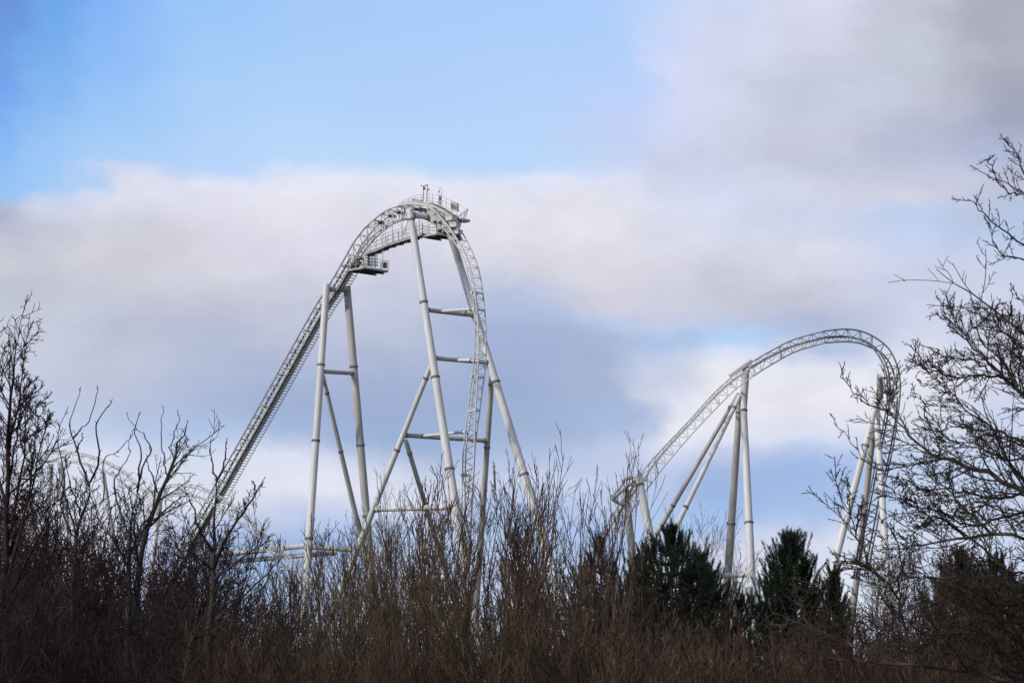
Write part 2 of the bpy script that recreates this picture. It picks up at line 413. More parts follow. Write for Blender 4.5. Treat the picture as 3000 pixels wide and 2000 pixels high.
for (x0, y0, x1, y1) in ((1176,606,1178,700),(1125,622,1129,716),(1075,664,1076,778),(1227,600,1229,690),(1035,718,1036,782),(1126,648,1175,694),(1157,645,1196,690),(1121,655,1121,786),(1149,628,1150,708),(1196,648,1178,690)):
    m.bar(P(x0, y0, dA(x0)+.3), P(x1, y1, dA(x1)+.15), .065 if abs(x0-x1) < 8 else .05, 8)
m.build('hanger', M['track'], tall)

# crest walkway on the far side with its curved guard rail
kb = [(1162,606),(1180,600),(1205,594.5),(1232,592),(1262,598),(1292,609),(1318,625),(1338,641),(1352,655)]
kt = [(1163,603),(1180,590),(1205,578),(1232,570.5),(1262,568.5),(1292,572.5),(1318,585),(1342,598),(1369,614)]
K0 = np.array([P(x, y, dA(x)+3.2) for x, y in kb]); K1 = np.array([P(x, y, dA(x)+3.2) for x, y in kt])
Kf = cr(K0, 30)
m = MB()
for i in range(29):
    a, b = Kf[i], Kf[i+1]
    if i < 7: continue
    ha, hb = -.08-.50*min(1, (i-7)/9), -.08-.50*min(1, (i-6)/9); q_ = nv*.62; q2 = nv*.55
    m.hexa([a-q_+zv*ha, b-q_+zv*hb, b-q2+zv*hb, a-q2+zv*ha, a-q_+zv*.10, b-q_+zv*.10, b-q2+zv*.10, a-q2+zv*.10])
    m.hexa([a-nv*.54-zv*.06, b-nv*.54-zv*.06, b-zv*.06, a-zv*.06, a-nv*.54, b-nv*.54, b, a])
cw = m.build('crest_walkway', M['tan'], tall)
m = MB()
for i in range(14, 29):
    m.cbox(Kf[i]+nv*.1+zv*.06, tv*.34, nv*.6, zv*.05)
m.build('step', M['dark'], cw)
railing(cw, K0, K1, M['galv'], 1.05, (1, .62, .3), r=.022)
m = MB(); 
tri = [P(1335,641,340), P(1371,612,340), P(1358,652,340)]
for a, b in ((0,1),(1,2),(2,0)): m.bar(tri[a], tri[b], .06, 5)
for k in (.25, .5, .75): m.bar(mid(tri[0], tri[1], k), mid(tri[0], tri[2], k+.1), .04, 4)
m.bar(P(1371,612,341.2), P(1358,652,341.2), .05, 5)
m.box(P(1335,649,339.2), tv*.95, nv*1.5, zv*.3)
m.build('end_bracket', M['galv'], tall)
m = MB()
for x in (1337, 1342): m.bar(P(x, 650, 340), P(x+1, 705, 340), .035, 4)
for y in range(653, 705, 6): m.bar(P(1337, y, 340), P(1342, y, 340), .025, 4)
m.build('ladder', M['galv'], tall)
for (x0, x1, y0, y1, d) in ((1206,1233,577,596,342.6),(1320,1339,592,615,338)):
    m = MB(); a = P(x0, y1, d); b = P(x1, y0, d); u = P(x1, y1+5, d-.3)-a; h = P(x0, y0+(4 if x0 < 1300 else -2), d)-a
    m.box(a, u, nv*.3, h); c_ = m.build('cabinet', M['tan'], tall)
    m = MB()
    for k in range(3): m.box(a+u*(.12+.3*k)+h*.2-nv*.02, u*.2, nv*.018, h*(.62-.1*k))
    m.build('cabinet_door', M['dark'], c_)
# masts
m = MB(); d = 342
m.bar(P(1240,590,d), P(1240.5,545,d), .05, 6); m.bar(P(1235.5,545.5,d), P(1246.5,544.5,d), .04, 5)
for x in (1235.5, 1246.5): m.bar(P(x,546,d), P(x+(-1 if x < 1240 else 1),541,d), .035, 5)
m.cbox(P(1243.5,552,d), [.2,0,0], [0,.15,0], [0,0,.34]); m.build('wind_gauge_mast', M['dark'], tall)
m = MB(); m.bar(P(1250.5,592,d), P(1251.5,543,d), .055, 6); m.tube([P(1251.5,543,d), P(1251.6,541,d)], [.05,.13], 10)
mm_ = m.build('sensor_mast', M['dark'], tall)
m = MB(); m.cbox(P(1255.5,556,d), [.24,0,0], [0,.1,0], [0,0,.26]); m.build('sensor_box', M['galv'], mm_)
m = MB(); arc = [P(1293.5,602,d-3), P(1293.5,560,d-3)]+[P(1290+3.6*math.cos(a), 556-5.5*math.sin(a), d-3) for a in np.linspace(0, math.pi, 7)]+[P(1286.2,560,d-3)]
m.tube(arc, .035, 6); lm = m.build('lamp_mast', M['galv'], tall)
m = MB(); m.tube([P(1286.2,559,d-3), P(1286,564.5,d-3)], [.05,.10], 8); m.build('lamp_head', M['dark'], lm)
m = MB()
for x in (1285, 1291): m.bar(P(x+2, 573, d-3), P(x, 601, d-3), .04, 4)
for y in (575, 580, 585, 590, 596): m.bar(P(1286.5, y, d-3), P(1292, y, d-3), .03, 4)
m.cbox(P(1290,581,d-3), [.16,0,0], [0,.1,0], [0,0,.3])
m.build('lattice_post', M['dark'], tall)
m = MB(); m.tube([P(1263,591,d-1), P(1281,591.5,d-2)], .07, 8); m.build('fluorescent_tube', M['lampw'], tall)

# ================================================================== RIGHT HUMP
hump = empty('roller_coaster', (P(2200, 1600, 350)[0], 350, 0), 'lower white coaster hump curling over at the right behind the oak', 'roller coaster')
DM = 350.; MH = .042
hA = [(1700,1672),(1740,1608),(1780,1534),(1812,1480),(1850,1430),(1882.6,1383),(1900.5,1357.7),(1956.6,1296.5),(2020,1230),(2081.6,1161),(2132.6,1112.8),(2190,1068),(2250,1032),(2322.7,995.5),(2412.6,969.7),(2470,964),(2517.8,968.7),(2560,986),(2598,1014.6),(2619,1047),(2632.6,1085),(2637.4,1123.7),(2636.5,1160),(2630,1217),(2618,1300),(2600,1385),(2586.6,1443),(2569,1541),(2555,1608),(2540,1690)]
hB = [(1728,1690),(1768,1618),(1808,1550),(1843,1505),(1876,1459),(1911,1412),(1930,1386),(1982,1322),(2044,1252),(2105,1188),(2158,1137),(2205,1102),(2256,1070),(2330,1030),(2416,1004),(2475.7,1000.3),(2517.8,1005),(2551,1018),(2585,1035),(2607,1064),(2619,1094),(2626,1128),(2629.5,1158),(2625,1217),(2612,1298),(2594,1382),(2579,1440),(2561,1538),(2547,1605),(2532,1687)]
hC = [(1709,1676),(1748,1611),(1788,1539),(1821,1489),(1860,1436),(1894,1390),(1910,1364),(1962,1301),(2024,1235),(2086,1167),(2138,1119),(2197,1076),(2253,1044),(2325,1011),(2415,987),(2470,985),(2513,992),(2547,1010),(2571,1037),(2588.6,1070),(2597,1102),(2600,1141),(2599,1170),(2591,1228),(2578,1295),(2564,1362),(2547,1450),(2527,1545),(2514,1612),(2500,1694)]
depA = [0]*30
for i in range(30): depA[i] = DM-6*math.sin(min(1, i/20)*math.pi/2)   # the loop leans a little towards the viewer at its right end
St = []
for i in range(30):
    a = P(*hA[i], depA[i]); sep = math.hypot(hA[i][0]-hB[i][0], hA[i][1]-hB[i][1])*MH
    b = P(*hB[i], depA[i]+(1 if i > 15 else -1)*math.sqrt(max(.02, 1.5**2-sep**2))*.8*(min(1, abs(i-15)/4)))
    sc = math.hypot(hA[i][0]-hC[i][0], hA[i][1]-hC[i][1])*MH
    c = P(*hC[i], depA[i]+math.sqrt(max(.05, 1.2**2-sc**2)))
    k = min(1, max(0, (i-14)/4))
    d = P(hC[i][0]+8*k+2*(1-k), hC[i][1]+3*(1-k)-2*k, depA[i]+math.sqrt(max(.05, 1.2**2-sc**2))+.5*(1-k)+.3)
    St.append((a, b, c, d))
St = np.array(St); HSt = St
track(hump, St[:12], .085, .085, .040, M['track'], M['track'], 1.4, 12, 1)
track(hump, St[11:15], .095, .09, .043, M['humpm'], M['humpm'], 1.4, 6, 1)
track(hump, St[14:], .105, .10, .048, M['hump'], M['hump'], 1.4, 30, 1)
m = MB(); sp = [mid(P(2137,1101,350.6), P(2201,1054,350.6), k) for k in (0, .5, 1)]; sp[1] = sp[1]+zv*.05
m.tube(sp, .27, 16); m.build('saddle_tube', M['white'], hump)
# middle support cluster
s1 = Col(hump, (2186,1072,351.2), (2177,1202,350.6), .95, .92, M['tan_grey'], ground=False, caps=False)
s1f = Col(hump, (2177,1165,350.8), (2192.6,1500,347.5), .82, .98, M['white'], (1202,1531))
s1r = Col(hump, (2168,1165,351.2), (2145,1500,355), .78, .96, M['tan_grey'], (1206,1533))
s1a = Col(hump, (2164,1152,351), (1969,1485,356), .52, .58, M['tan_grey'], (1193,1480), name='brace')
s1b = Col(hump, (2168,1158,350.6), (2007.6,1488,347.5), .56, .64, M['white'], (1194,1484), name='brace')
beam(hump, P(2100,1686,355), P(2200,1681,348), .36, M['white'], ends=False)
# right support cluster
s2 = Col(hump, (2577,1103,343.6), (2579,1166,345.2), .78, .78, M['tan_grey'], ground=False)  # duller colour paints in the shade under this leaning post
m = MB(); pa = P(2577,1103,343.6); m.tube([pa, pa+np.array([0,-.10,.10])], .36, 24); m.build('end_cap', M['white'], hump)
s2l = Col(hump, (2577,1145,345), (2493,1465,343.5), .80, .90, M['white'], (1304,1626))
s2r = Col(hump, (2566,1190,345.2), (2584,1456,341.5), .78, .82, M['white'], (1309,1456))
s2m = Col(hump, (2560,1250,345.6), (2517,1630,352), .74, .80, M['tan_grey'], ())
beam(hump, s2l.at(1659), s2r.at(1661), .32, M['white'])
def hk(y, j):
    i = min(range(18, 30), key=lambda i: abs(hA[i][1]-y)); return St[i][j]
for y in (1107, 1150):
    cc = P(2601, y, depA[20]+1.0)
    beam(hump, P(2582, y-1, 344.6), cc, .14, M['track'], 'brace', ends=False)
    m = MB(); a = P(2606, y-2, depA[20]+.9); b = P(2633, y-14, depA[20]+.4); c = P(2631, y+20, depA[20]+.4); w = np.array([0, .12, 0]); e = P(2606, y+4, depA[20]+.9)
    m.hexa([a, b, b+w, a+w, e, c, c+w, e+w]); m.cbox(cc, [.4,0,0], [0,.5,0], [0,0,.42])
    m.build('gusset', M['track'], hump)
# portal at the foot of the climb
s0 = Col(hump, (1869,1388,346.5), (1911,1603,345.2), .96, 1.06, M['white'], (1420,))
s0b = Col(hump, (1833,1432,352), (1852,1618,353), .80, .98, M['tan_grey'], ())
beam(hump, P(1825,1404,352), P(1866,1393,347), .25, M['white'], ends=False)
beam(hump, P(1864,1402,347), P(1793,1462,349), .22, M['white'], 'brace', ends=True)
beam(hump, P(1828,1410,352), P(1791,1461,349), .21, M['white'], 'brace', ends=True)
beam(hump, P(1792,1461,349), P(1816,1476,350), .20, M['white'], 'brace', ends=False)
beam(hump, P(1870,1425,347), P(1858,1420,350), .16, M['white'], 'brace', ends=False)
m = MB()
for (x, y) in ((1816,1475),(1854,1423),(1887,1401),(2138,1122)): m.cbox(P(x, y, 350.3), [.36,0,.1], [0,.6,0], [-.1,0,.36])
for (x0, y0, x1, y1) in ((1816,1475,1850,1498),(1888,1405,1906,1412),(2138,1122,2160,1140),(2196,1062,2214,1092),(2095,1165,2106,1184),(2352,985,2362,1018)):
    a = P(x0, y0, 350.4); b = P(x1, y1, 349.6); d_ = b-a; m.cbox((a+b)/2, d_, [0,.3,0], np.cross(d_, [0,1,0])/np.linalg.norm(d_)*.28)
m.build('clamp', M['track'], hump)

# bird on the portal column
bd = P(1870, 1381.5, 346.5); bz = s0.p[2]+.0
bb = empty('bird', (bd[0], bd[1], s0.p[2]), 'small black bird perched on top of the nearest white column', 'bird')
m = MB(); base = np.array([bd[0], bd[1], s0.p[2]])
body = [(.10,-.16,.02),(.07,-.08,.07),(.03,0,.16),(-.02,.0,.27),(-.05,0,.34),(-.075,0,.385),(-.10,0,.41)]
spine = [(.12,0,.00),(.09,0,.07),(.045,0,.15),(.0,0,.24),(-.035,0,.31),(-.06,0,.36),(-.085,0,.40),(-.105,0,.42)]
m.tube([base+np.array(q)+zv*.04 for q in spine], [.012,.045,.085,.092,.070,.052,.050,.018], 12)
ob_ = m.build('bird_body', M['bird'], bb)
m = MB(); m.tube([base+np.array([-.125,0,.445]), base+np.array([-.19,0,.44])], [.02,.004], 6); m.build('beak', M['dark'], bb)
m = MB()
m.hexa([base+np.array(q) for q in ((.075,-.03,.12),(.075,.03,.12),(.19,.035,-.02),(.19,-.035,-.02),(.09,-.03,.135),(.09,.03,.135),(.20,.035,-.005),(.20,-.035,-.005))]); m.build('tail', M['bird'], bb)
for s_ in (-1, 1):
    m = MB(); m.tube([base+np.array([.02,.035*s_,.16]), base+np.array([.01,.035*s_,.0])], .009, 5)
    for q in (-.05, .03): m.bar(base+np.array([.01,.035*s_,.005]), base+np.array([.01+q,.035*s_+q*.3*s_,.004]), .006, 4)
    m.build('leg', M['dark'], bb)

# ================================================================== LOW TRACKS AT THE LEFT
def ribbon(root, mids, w_px, dep, mtl, sc, gauge=1.45, step=1.45):
    st = []
    pts = [np.array(q, float) for q in mids]
    for i, q in enumerate(pts):
        t = pts[min(i+1, len(pts)-1)]-pts[max(i-1, 0)]; t /= np.linalg.norm(t); nn = np.array([t[1], -t[0]])
        d = dep(i)
        a = P(*(q+nn*w_px*.5), d); b = P(*(q+nn*w_px*.28), d+gauge*.95); c = P(*(q-nn*w_px*.5), d+.3); e = P(*(q-nn*w_px*.36), d+.9)
        st.append((a, b, c, e))
    return track(root, np.array(st), .09, .08, .04, mtl, mtl, step, 8)
low1 = empty('roller_coaster', (P(300, 1600, 385)[0], 385, 0), 'low pale arched coaster track far behind the leafless trees at far left', 'roller coaster')
ribbon(low1, [(-60,1520),(-10,1440),(50,1375),(115,1341),(172,1337),(230,1341),(290,1358),(345,1385),(388,1422),(430,1470),(475,1526),(525,1588),(570,1645),(630,1730)], 32, lambda i: 385, M['pale'], .046)
for (x0, y0, x1, y1, y_) in ((150,1358,120,1700,385.8),(176,1356,215,1700,386.5),(300,1380,350,1700,386)):
    Col(low1, (x0,y0,y_), (x1,y1,y_+1), .7, .8, M['white'], ())
low2 = empty('roller_coaster', (P(700, 1600, 344)[0], 344, 0), 'pale coaster track sloping down to the right across the foot of the tall climb', 'roller coaster')
ribbon(low2, [(400,1500),(435,1462),(485,1440),(536,1433),(589,1443),(640,1470),(690,1503),(740,1548),(785,1592),(830,1636),(880,1690),(930,1750)], 34, lambda i: 345, M['pale'], .041)
beam(low2, P(560,1633,346.5), P(905,1597,346.5), .32, M['white'])
beam(low2, P(545,1655,347.6), P(986,1618,347.0), .30, M['white'])
Col(low2, (575,1640,347), (560,1760,347), .8, .9, M['white'], ())
Col(low2, (470,1462,346.5), (440,1700,347), .6, .7, M['white'], ())

# ================================================================== TREES
def grow(Pp, Rp, n, t0, t1, ang, L, fall, up, wob, rr, K, rmin, out=None, abslen=False, flat=0):
    Mn, Kp, _ = Pp.shape
    t = t0+(t1-t0)*((np.arange(n)[None, :]+rng.random((Mn, n)))/n)
    x = t*(Kp-1); i = np.minimum(x.astype(int), Kp-2); f = (x-i)[..., None]
    rows = np.arange(Mn)[:, None]
    pos = Pp[rows, i]*(1-f)+Pp[rows, i+1]*f
    tan = Pp[rows, i+1]-Pp[rows, i]; tan = tan/(np.linalg.norm(tan, axis=2, keepdims=True)+1e-9)
    rp = Rp[rows, i]*(1-f[..., 0])+Rp[rows, i+1]*f[..., 0]
    plen = np.linalg.norm(np.diff(Pp, axis=1), axis=2).sum(1)[:, None]
    rv = rng.normal(size=tan.shape)
    if out is not None: rv = rv+np.asarray(out)*.6
    perp = rv-(rv*tan).sum(2, keepdims=True)*tan; perp /= np.linalg.norm(perp, axis=2, keepdims=True)+1e-9
    a = np.radians(ang)*(.65+.7*rng.random(t.shape))[..., None]
    d = tan*np.cos(a)+perp*np.sin(a)
    ln = (L if abslen else L*plen)*(1-fall*t)*(.55+.8*rng.random(t.shape))
    ln = np.broadcast_to(ln, t.shape)[..., None]
    C = [pos]; cur = pos
    for k in range(K-1):
        d = d+np.array([0, 0, up/K])+wob*rng.normal(size=d.shape)/math.sqrt(K)
        d = d/np.linalg.norm(d, axis=2, keepdims=True)
        cur = cur+d*ln/(K-1); C.append(cur)
    C = np.stack(C, 2).reshape(Mn*n, K, 3)
    r0 = np.maximum(rmin*1.15, (rp*rr)).reshape(-1, 1)
    R = r0+(rmin-r0)*np.linspace(0, 1, K)[None, :]**.8
    return C, np.maximum(R, rmin*.8)

class TM:
    def __init__(s): s.V = []; s.Q = []; s.n = 0
    def add(s, Pp, R, sides):
        Mn, K, _ = Pp.shape
        ax = Pp[:, -1]-Pp[:, 0]; ax /= np.linalg.norm(ax, axis=1, keepdims=True)+1e-9
        ref = np.where(np.abs(ax[:, 2:3]) < .8, np.array([[0, 0, 1.]]), np.array([[1., 0, 0]]))
        u = np.cross(ax, ref); u /= np.linalg.norm(u, axis=1, keepdims=True); w = np.cross(ax, u)
        an = np.arange(sides)*2*math.pi/sides
        ring = np.cos(an)[None, :, None]*u[:, None]+np.sin(an)[None, :, None]*w[:, None]
        V = Pp[:, :, None]+R[:, :, None, None]*ring[:, None]
        base = s.n+(np.arange(Mn)*K*sides)[:, None, None]
        kk = (np.arange(K-1)*sides)[None, :, None]; jj = np.arange(sides)[None, None]; j2 = (jj+1) % sides
        q = np.stack([base+kk+jj, base+kk+j2, base+kk+sides+j2, base+kk+sides+jj], -1)
        s.V.append(V.reshape(-1, 3)); s.Q.append(q.reshape(-1, 4)); s.n += Mn*K*sides
    def quads(s, V, q):
        s.V.append(V); s.Q.append(q+s.n); s.n += len(V)
    def mesh(s, name, material, off=(0, 0, 0)):
        V = np.concatenate(s.V)-np.asarray(off); Qd = np.concatenate(s.Q)
        me = bpy.data.meshes.new(name)
        me.vertices.add(len(V)); me.vertices.foreach_set('co', V.astype(np.float32).ravel())
        me.loops.add(Qd.size); me.loops.foreach_set('vertex_index', Qd.astype(np.int32).ravel())
        me.polygons.add(len(Qd)); me.polygons.foreach_set('loop_start', (np.arange(len(Qd))*4).astype(np.int32))
        me.polygons.foreach_set('loop_total', np.full(len(Qd), 4, np.int32))
        me.polygons.foreach_set('use_smooth', np.ones(len(Qd), bool))
        me.materials.append(material); me.update(calc_edges=True)
        return me
def child(name, me, root):
    o = bpy.data.objects.new(name, me); COL.objects.link(o); o.parent = root; return o

# ---- multi-stemmed shrubs: unit height 1, placed scaled
def shrub_meshes(seed, stems, spread, a1, n1, n2, n3, hscale, mtl, rmin=.0055, up=.5):
    global rng
    rng = np.random.default_rng(seed)
    K = 9; az = rng.random(stems)*6.283; lean = spread*(rng.random(stems)**.7)
    h = (.72+.28*rng.random(stems))*hscale
    p0 = np.stack([np.cos(az)*.12*hscale*rng.random(stems), np.sin(az)*.12*hscale*rng.random(stems), np.zeros(stems)], 1)
    d = np.stack([np.cos(az)*lean, np.sin(az)*lean, np.ones(stems)], 1)
    C = [p0]; cur = p0
    for k in range(K-1):
        d = d+rng.normal(size=d.shape)*.07; d[:, 2] += .06
        dd = d/np.linalg.norm(d, axis=1, keepdims=True); cur = cur+dd*(h/(K-1))[:, None]; C.append(cur)
    S0 = np.stack(C, 1); R0 = (.004+.0042*hscale*(.7+.6*rng.random(stems)))[:, None]*np.linspace(1, .22, K)[None]
    R0 = np.maximum(R0, rmin)
    L1, R1 = grow(S0, R0, n1, .18, .93, a1, .42, .55, up, .18, .62, 6, rmin*1.1)
    L2, R2 = grow(L1, R1, n2, .15, .95, a1*1.1, .50, .4, up*.8, .22, .7, 5, rmin)
    tm = TM(); tm.add(S0, R0, 5); tm.add(L1, R1, 4)
    tw = TM(); tw.add(L2, R2, 3)
    if n3:
        L3, R3 = grow(L2, R2, n3, .2, .9, a1*1.2, .5, .3, up*.5, .25, .8, 3, rmin*.85); tw.add(L3, R3, 3)
    return tm.mesh('stems', mtl), tw.mesh('twigs', mtl)
V = {}
V['brown'] = [shrub_meshes(s, 8, .20, 23, 8, 6, 2, 6.0, M['bark_brown'], rmin=.0068, up=.7) for s in (1, 2, 3, 4)]
V['olive'] = [shrub_meshes(s, 8, .24, 25, 8, 6, 2, 6.0, M['bark_olive'], rmin=.0068, up=.7) for s in (5, 6)]
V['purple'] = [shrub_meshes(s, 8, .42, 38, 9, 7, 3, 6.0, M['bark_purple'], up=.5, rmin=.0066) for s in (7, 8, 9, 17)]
V['tall'] = [shrub_meshes(s, 5, .12, 19, 7, 5, 1, 7.0, M['bark_brown'], up=.9, rmin=.0065) for s in (10, 11, 12)]
V['grey'] = [shrub_meshes(s, 5, .22, 30, 11, 7, 3, 8.0, M['bark_grey'], rmin=.006) for s in (13, 14)]
HS = {'brown': 6., 'olive': 6., 'purple': 6., 'tall': 7., 'grey': 8.}
prng = random.Random(5)
def put(kind, px, topy, Y, label, cat='shrub', group=None, wide=1.0, name='bare_shrub'):
    st, tw = prng.choice(V[kind])
    top = P(px, topy, Y); s = top[2]/(HS[kind]*.97)
    o = empty(name, (top[0], Y, 0), label, cat, group)
    o.rotation_euler = (0, 0, prng.random()*6.28); o.scale = (s*wide, s*wide, s)
    child('stem', st, o); child('twigs', tw, o)
    return o
sky = [(-300,1330),(0,1310),(120,1400),(200,1520),(300,1535),(450,1525),(560,1540),(640,1580),(720,1640),(800,1670),(850,1665),(950,1610),(1030,1560),(1080,1475),(1180,1480),(1280,1495),(1350,1490),(1430,1470),(1500,1485),(1560,1500),(1600,1510),(1650,1440),(1720,1440),(1790,1530),(1850,1650),(2000,1690),(2300,1730),(2500,1710),(2700,1670),(2900,1640),(3300,1600)]
def skyl(px): return float(np.interp(px, [a for a, _ in sky], [b for _, b in sky]))
LAB = {'l': ('leafless purple-brown shrub in the dark thicket at the far left', 'purple-brown shrubs of the left thicket'),
       'm': ('leafless brown shrub in the dense thicket below the tall coaster', 'brown shrubs of the middle thicket'),
       'r': ('leafless brown shrub in the dense thicket below the right coaster hump', 'brown shrubs of the right thicket')}
for (Y, off, jit, step, x0) in ((77, 35, 70, 230, 760), (84, 30, 60, 210, -160), (70, 25, 90, 180, -60), (60, 150, 90, 175, -140), (53, 240, 80, 170, -40), (48, 330, 70, 180, -120)):
    px = x0
    while px < (1340 if Y == 77 else 3180):
        q = px+prng.uniform(-50, 50)
        reg = 'l' if q < 640 else ('m' if q < 1830 else 'r')
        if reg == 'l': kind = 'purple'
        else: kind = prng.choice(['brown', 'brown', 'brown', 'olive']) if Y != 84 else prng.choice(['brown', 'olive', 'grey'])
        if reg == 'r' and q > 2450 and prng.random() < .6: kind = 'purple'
        off2 = 70 if (reg == 'r' and q < 2450) else (-30 if reg == 'l' else 0)
        put(kind, q, min(1880, skyl(q)+off+off2+prng.uniform(-jit*.4, jit)), Y+prng.uniform(-3, 3), LAB[reg][0], 'shrub', LAB[reg][1], prng.uniform(.85, 1.15)*(1.15 if Y < 60 else 1))
        px += step*(1 if reg != 'l' else .62)
# taller single shrubs that stand up against the sky
put('tall', 1400, 1335, 64, 'tallest slender leafless shrub, in front of the legs of the tall coaster', name='bare_tree', cat='tree', wide=.9)
put('tall', 1490, 1345, 63, 'slender bare tree crossing the right leg of the tall coaster', name='bare_tree', cat='tree', wide=.9)
put('tall', 1665, 1365, 62, 'slender bare tree in the open gap between the two coasters, left one of a pair', name='bare_tree', cat='tree', wide=.85)
put('tall', 1745, 1385, 65, 'slender bare tree beside the foot of the right hump climb, right one of a pair', name='bare_tree', cat='tree', wide=.85)
put('tall', 1240, 1470, 66, 'bare upright tree under the long white crossbeam of the tall coaster', name='bare_tree', cat='tree', wide=.9)
put('tall', 1570, 1450, 70, 'short slender bare tree just right of the tall coaster right leg', name='bare_tree', cat='tree', wide=.8)
put('grey', 2080, 1490, 98, 'pale leafless tree showing behind the broad pine', name='bare_tree', cat='tree', wide=.8)
put('grey', 2150, 1560, 100, 'pale leafless tree between the broad pine and the white legs', name='bare_tree', cat='tree', wide=.6)
put('grey', 2640, 1600, 96, 'greyish leafless tree at the feet of the curling coaster end', name='bare_tree', cat='tree', wide=.9)
put('grey', 2720, 1580, 99, 'greyish leafless tree behind the oak, left of the dark pines', name='bare_tree', cat='tree', wide=.9)
put('grey', 1130, 1445, 92, 'pale leafless tree behind the left foot of the tall coaster tower', name='bare_tree', cat='tree', wide=.7)
put('grey', 905, 1600, 90, 'low pale leafless tree below the left column of the tall coaster', name='bare_tree', cat='tree', wide=.8)

# ---- trees drawn from guide limbs
def guided(root, guides, Y, mtl, K=14, l1=7, l2=6, l3=4, a=40, up=.3, rmin=.006, jit=.5, L1=.35, lim=(.1, .95), wob=.2, seed=3, rtip=.006, tw_label=None, l3len=.5, out=None, rs=.62, rk=.5, thr=.0, tk=(.45,.30,.40)):
    """guides: list of (r_start_m, [(px,py)...]) drawn base -> tip"""
    global rng
    rng = np.random.default_rng(seed)
    g = []; r = []
    for gi, gd in enumerate(guides):
        r0, pts = gd[0], gd[1]; dY = gd[2] if len(gd) > 2 else (0, prng.uniform(-jit, jit)*3)
        n = len(pts); p3 = np.array([P(x, y, Y+dY[0]+(dY[1]-dY[0])*i/(n-1)) for i, (x, y) in enumerate(pts)])
        c = cr(p3, K); c[1:-1] += rng.normal(size=(K-2, 3))*.014
        r0 *= rs; g.append(c); r.append(min(r0, rtip)+(r0-min(r0, rtip))*np.linspace(1, 0, K)**(1.0 if r0 > .06 else 1.25))
    G_ = np.stack(g); R_ = np.stack(r)
    off = np.array(root.location)
    t = TM(); t.add(G_, R_, 8); c = TM(); last = []
    for thin in (False, True):
        ix = [k for k in range(len(guides)) if (guides[k][0] < thr) == thin]
        if not ix: continue
        GG, RR = G_[ix], R_[ix]
        if thin:
            A1, Q1 = grow(GG, RR, max(5, int(l1*tk[0])), lim[0], .98, a, L1*tk[1], .5, up, wob, rk, 6, rmin*1.05, out)
            A2, Q2 = grow(A1, Q1, max(2, int(l2*tk[2])), .1, .97, a, .34, .3, up*.6, wob, .7, 4, rmin)
            c.add(A1, Q1, 4); c.add(A2, Q2, 3); last.append(A2[:, [0, 1, -1]])
        else:
            A1, Q1 = grow(GG, RR, l1, lim[0], lim[1], a, L1, .45, up, wob, rk, 9, rmin*1.1, out)
            A2, Q2 = grow(A1, Q1, l2, .12, .96, a*1.05, .40, .4, up*.8, wob*1.1, .7, 6, rmin)
            A3_, Q3 = grow(A2, Q2, l3, .15, .98, a*1.1, l3len, .3, up*.6, wob*1.1, .85, 3, rmin*.9)
            t.add(A1, Q1, 5); c.add(A2, Q2, 3); c.add(A3_, Q3, 3); last.append(A3_)
    child('trunk', t.mesh('trunk', mtl, off), root)
    child('crown', c.mesh('crown', mtl, off), root)
    return np.concatenate(last)

def groot(px, Y, label, cat='tree', name='bare_tree'):
    p = P(px, 2000, Y); return empty(name, (p[0], Y, 0), label, cat)
def base(px, Y):   # image row of the ground under px at depth Y
    for y in range(1700, 4200, 4):
        if P(px, y, Y)[2] <= 0: return y
    return 4200
BY = base(200, 52)
t1 = groot(20, 50, 'tallest dark leafless tree on the far left edge')
guided(t1, [(.11, [(-20,base(0,50)),(-5,1900),(20,1600),(22,1350),(30,1180),(40,1070),(46,985)], (0,0)),
            (.05, [(20,1600),(60,1400),(75,1250),(74,1150)]), (.05, [(5,1750),(60,1560),(90,1400),(108,1260),(112,1165)]),
            (.045, [(15,1650),(80,1480),(115,1330),(142,1195)]), (.04, [(22,1330),(50,1200),(66,1090),(76,1005)]),
            (.04, [(20,1500),(-20,1300),(-10,1160),(8,1030)]), (.04, [(0,1800),(80,1650),(150,1500),(190,1390)]), (.04,[(20,1450),(45,1300),(60,1200),(90,1115)])],
       50, M['bark_purple'], l1=15, l2=8, l3=3, a=40, up=.45, L1=.22, seed=21, rmin=.006)
t2 = groot(225, 52, 'dark leafless tree with long forked curving shoots at the left, under the blank sky')
guided(t2, [(.10, [(215,BY),(212,1800),(226,1572),(250,1490),(264,1410)], (0,0)),
            (.040, [(262,1425),(245,1378),(222,1324),(214,1282),(208,1233),(222,1187),(236,1133)]),
            (.022, [(214,1282),(245,1248),(268,1210),(287,1148),(281,1125)]),
            (.038, [(264,1412),(283,1359),(293,1313),(279,1252),(296,1217),(321,1187),(329,1168)]),
            (.030, [(226,1572),(200,1480),(180,1420),(150,1370)]), (.030, [(225,1580),(180,1500),(190,1400),(168,1280),(200,1190)]),
            (.03, [(240,1520),(205,1420),(192,1330)]), (.02, [(222,1324),(240,1290),(242,1268)])],
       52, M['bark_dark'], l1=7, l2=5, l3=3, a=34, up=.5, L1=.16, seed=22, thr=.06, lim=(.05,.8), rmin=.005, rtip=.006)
t3 = groot(375, 53, 'dark leafless tree whose shoots cross in an X above the low arched track')
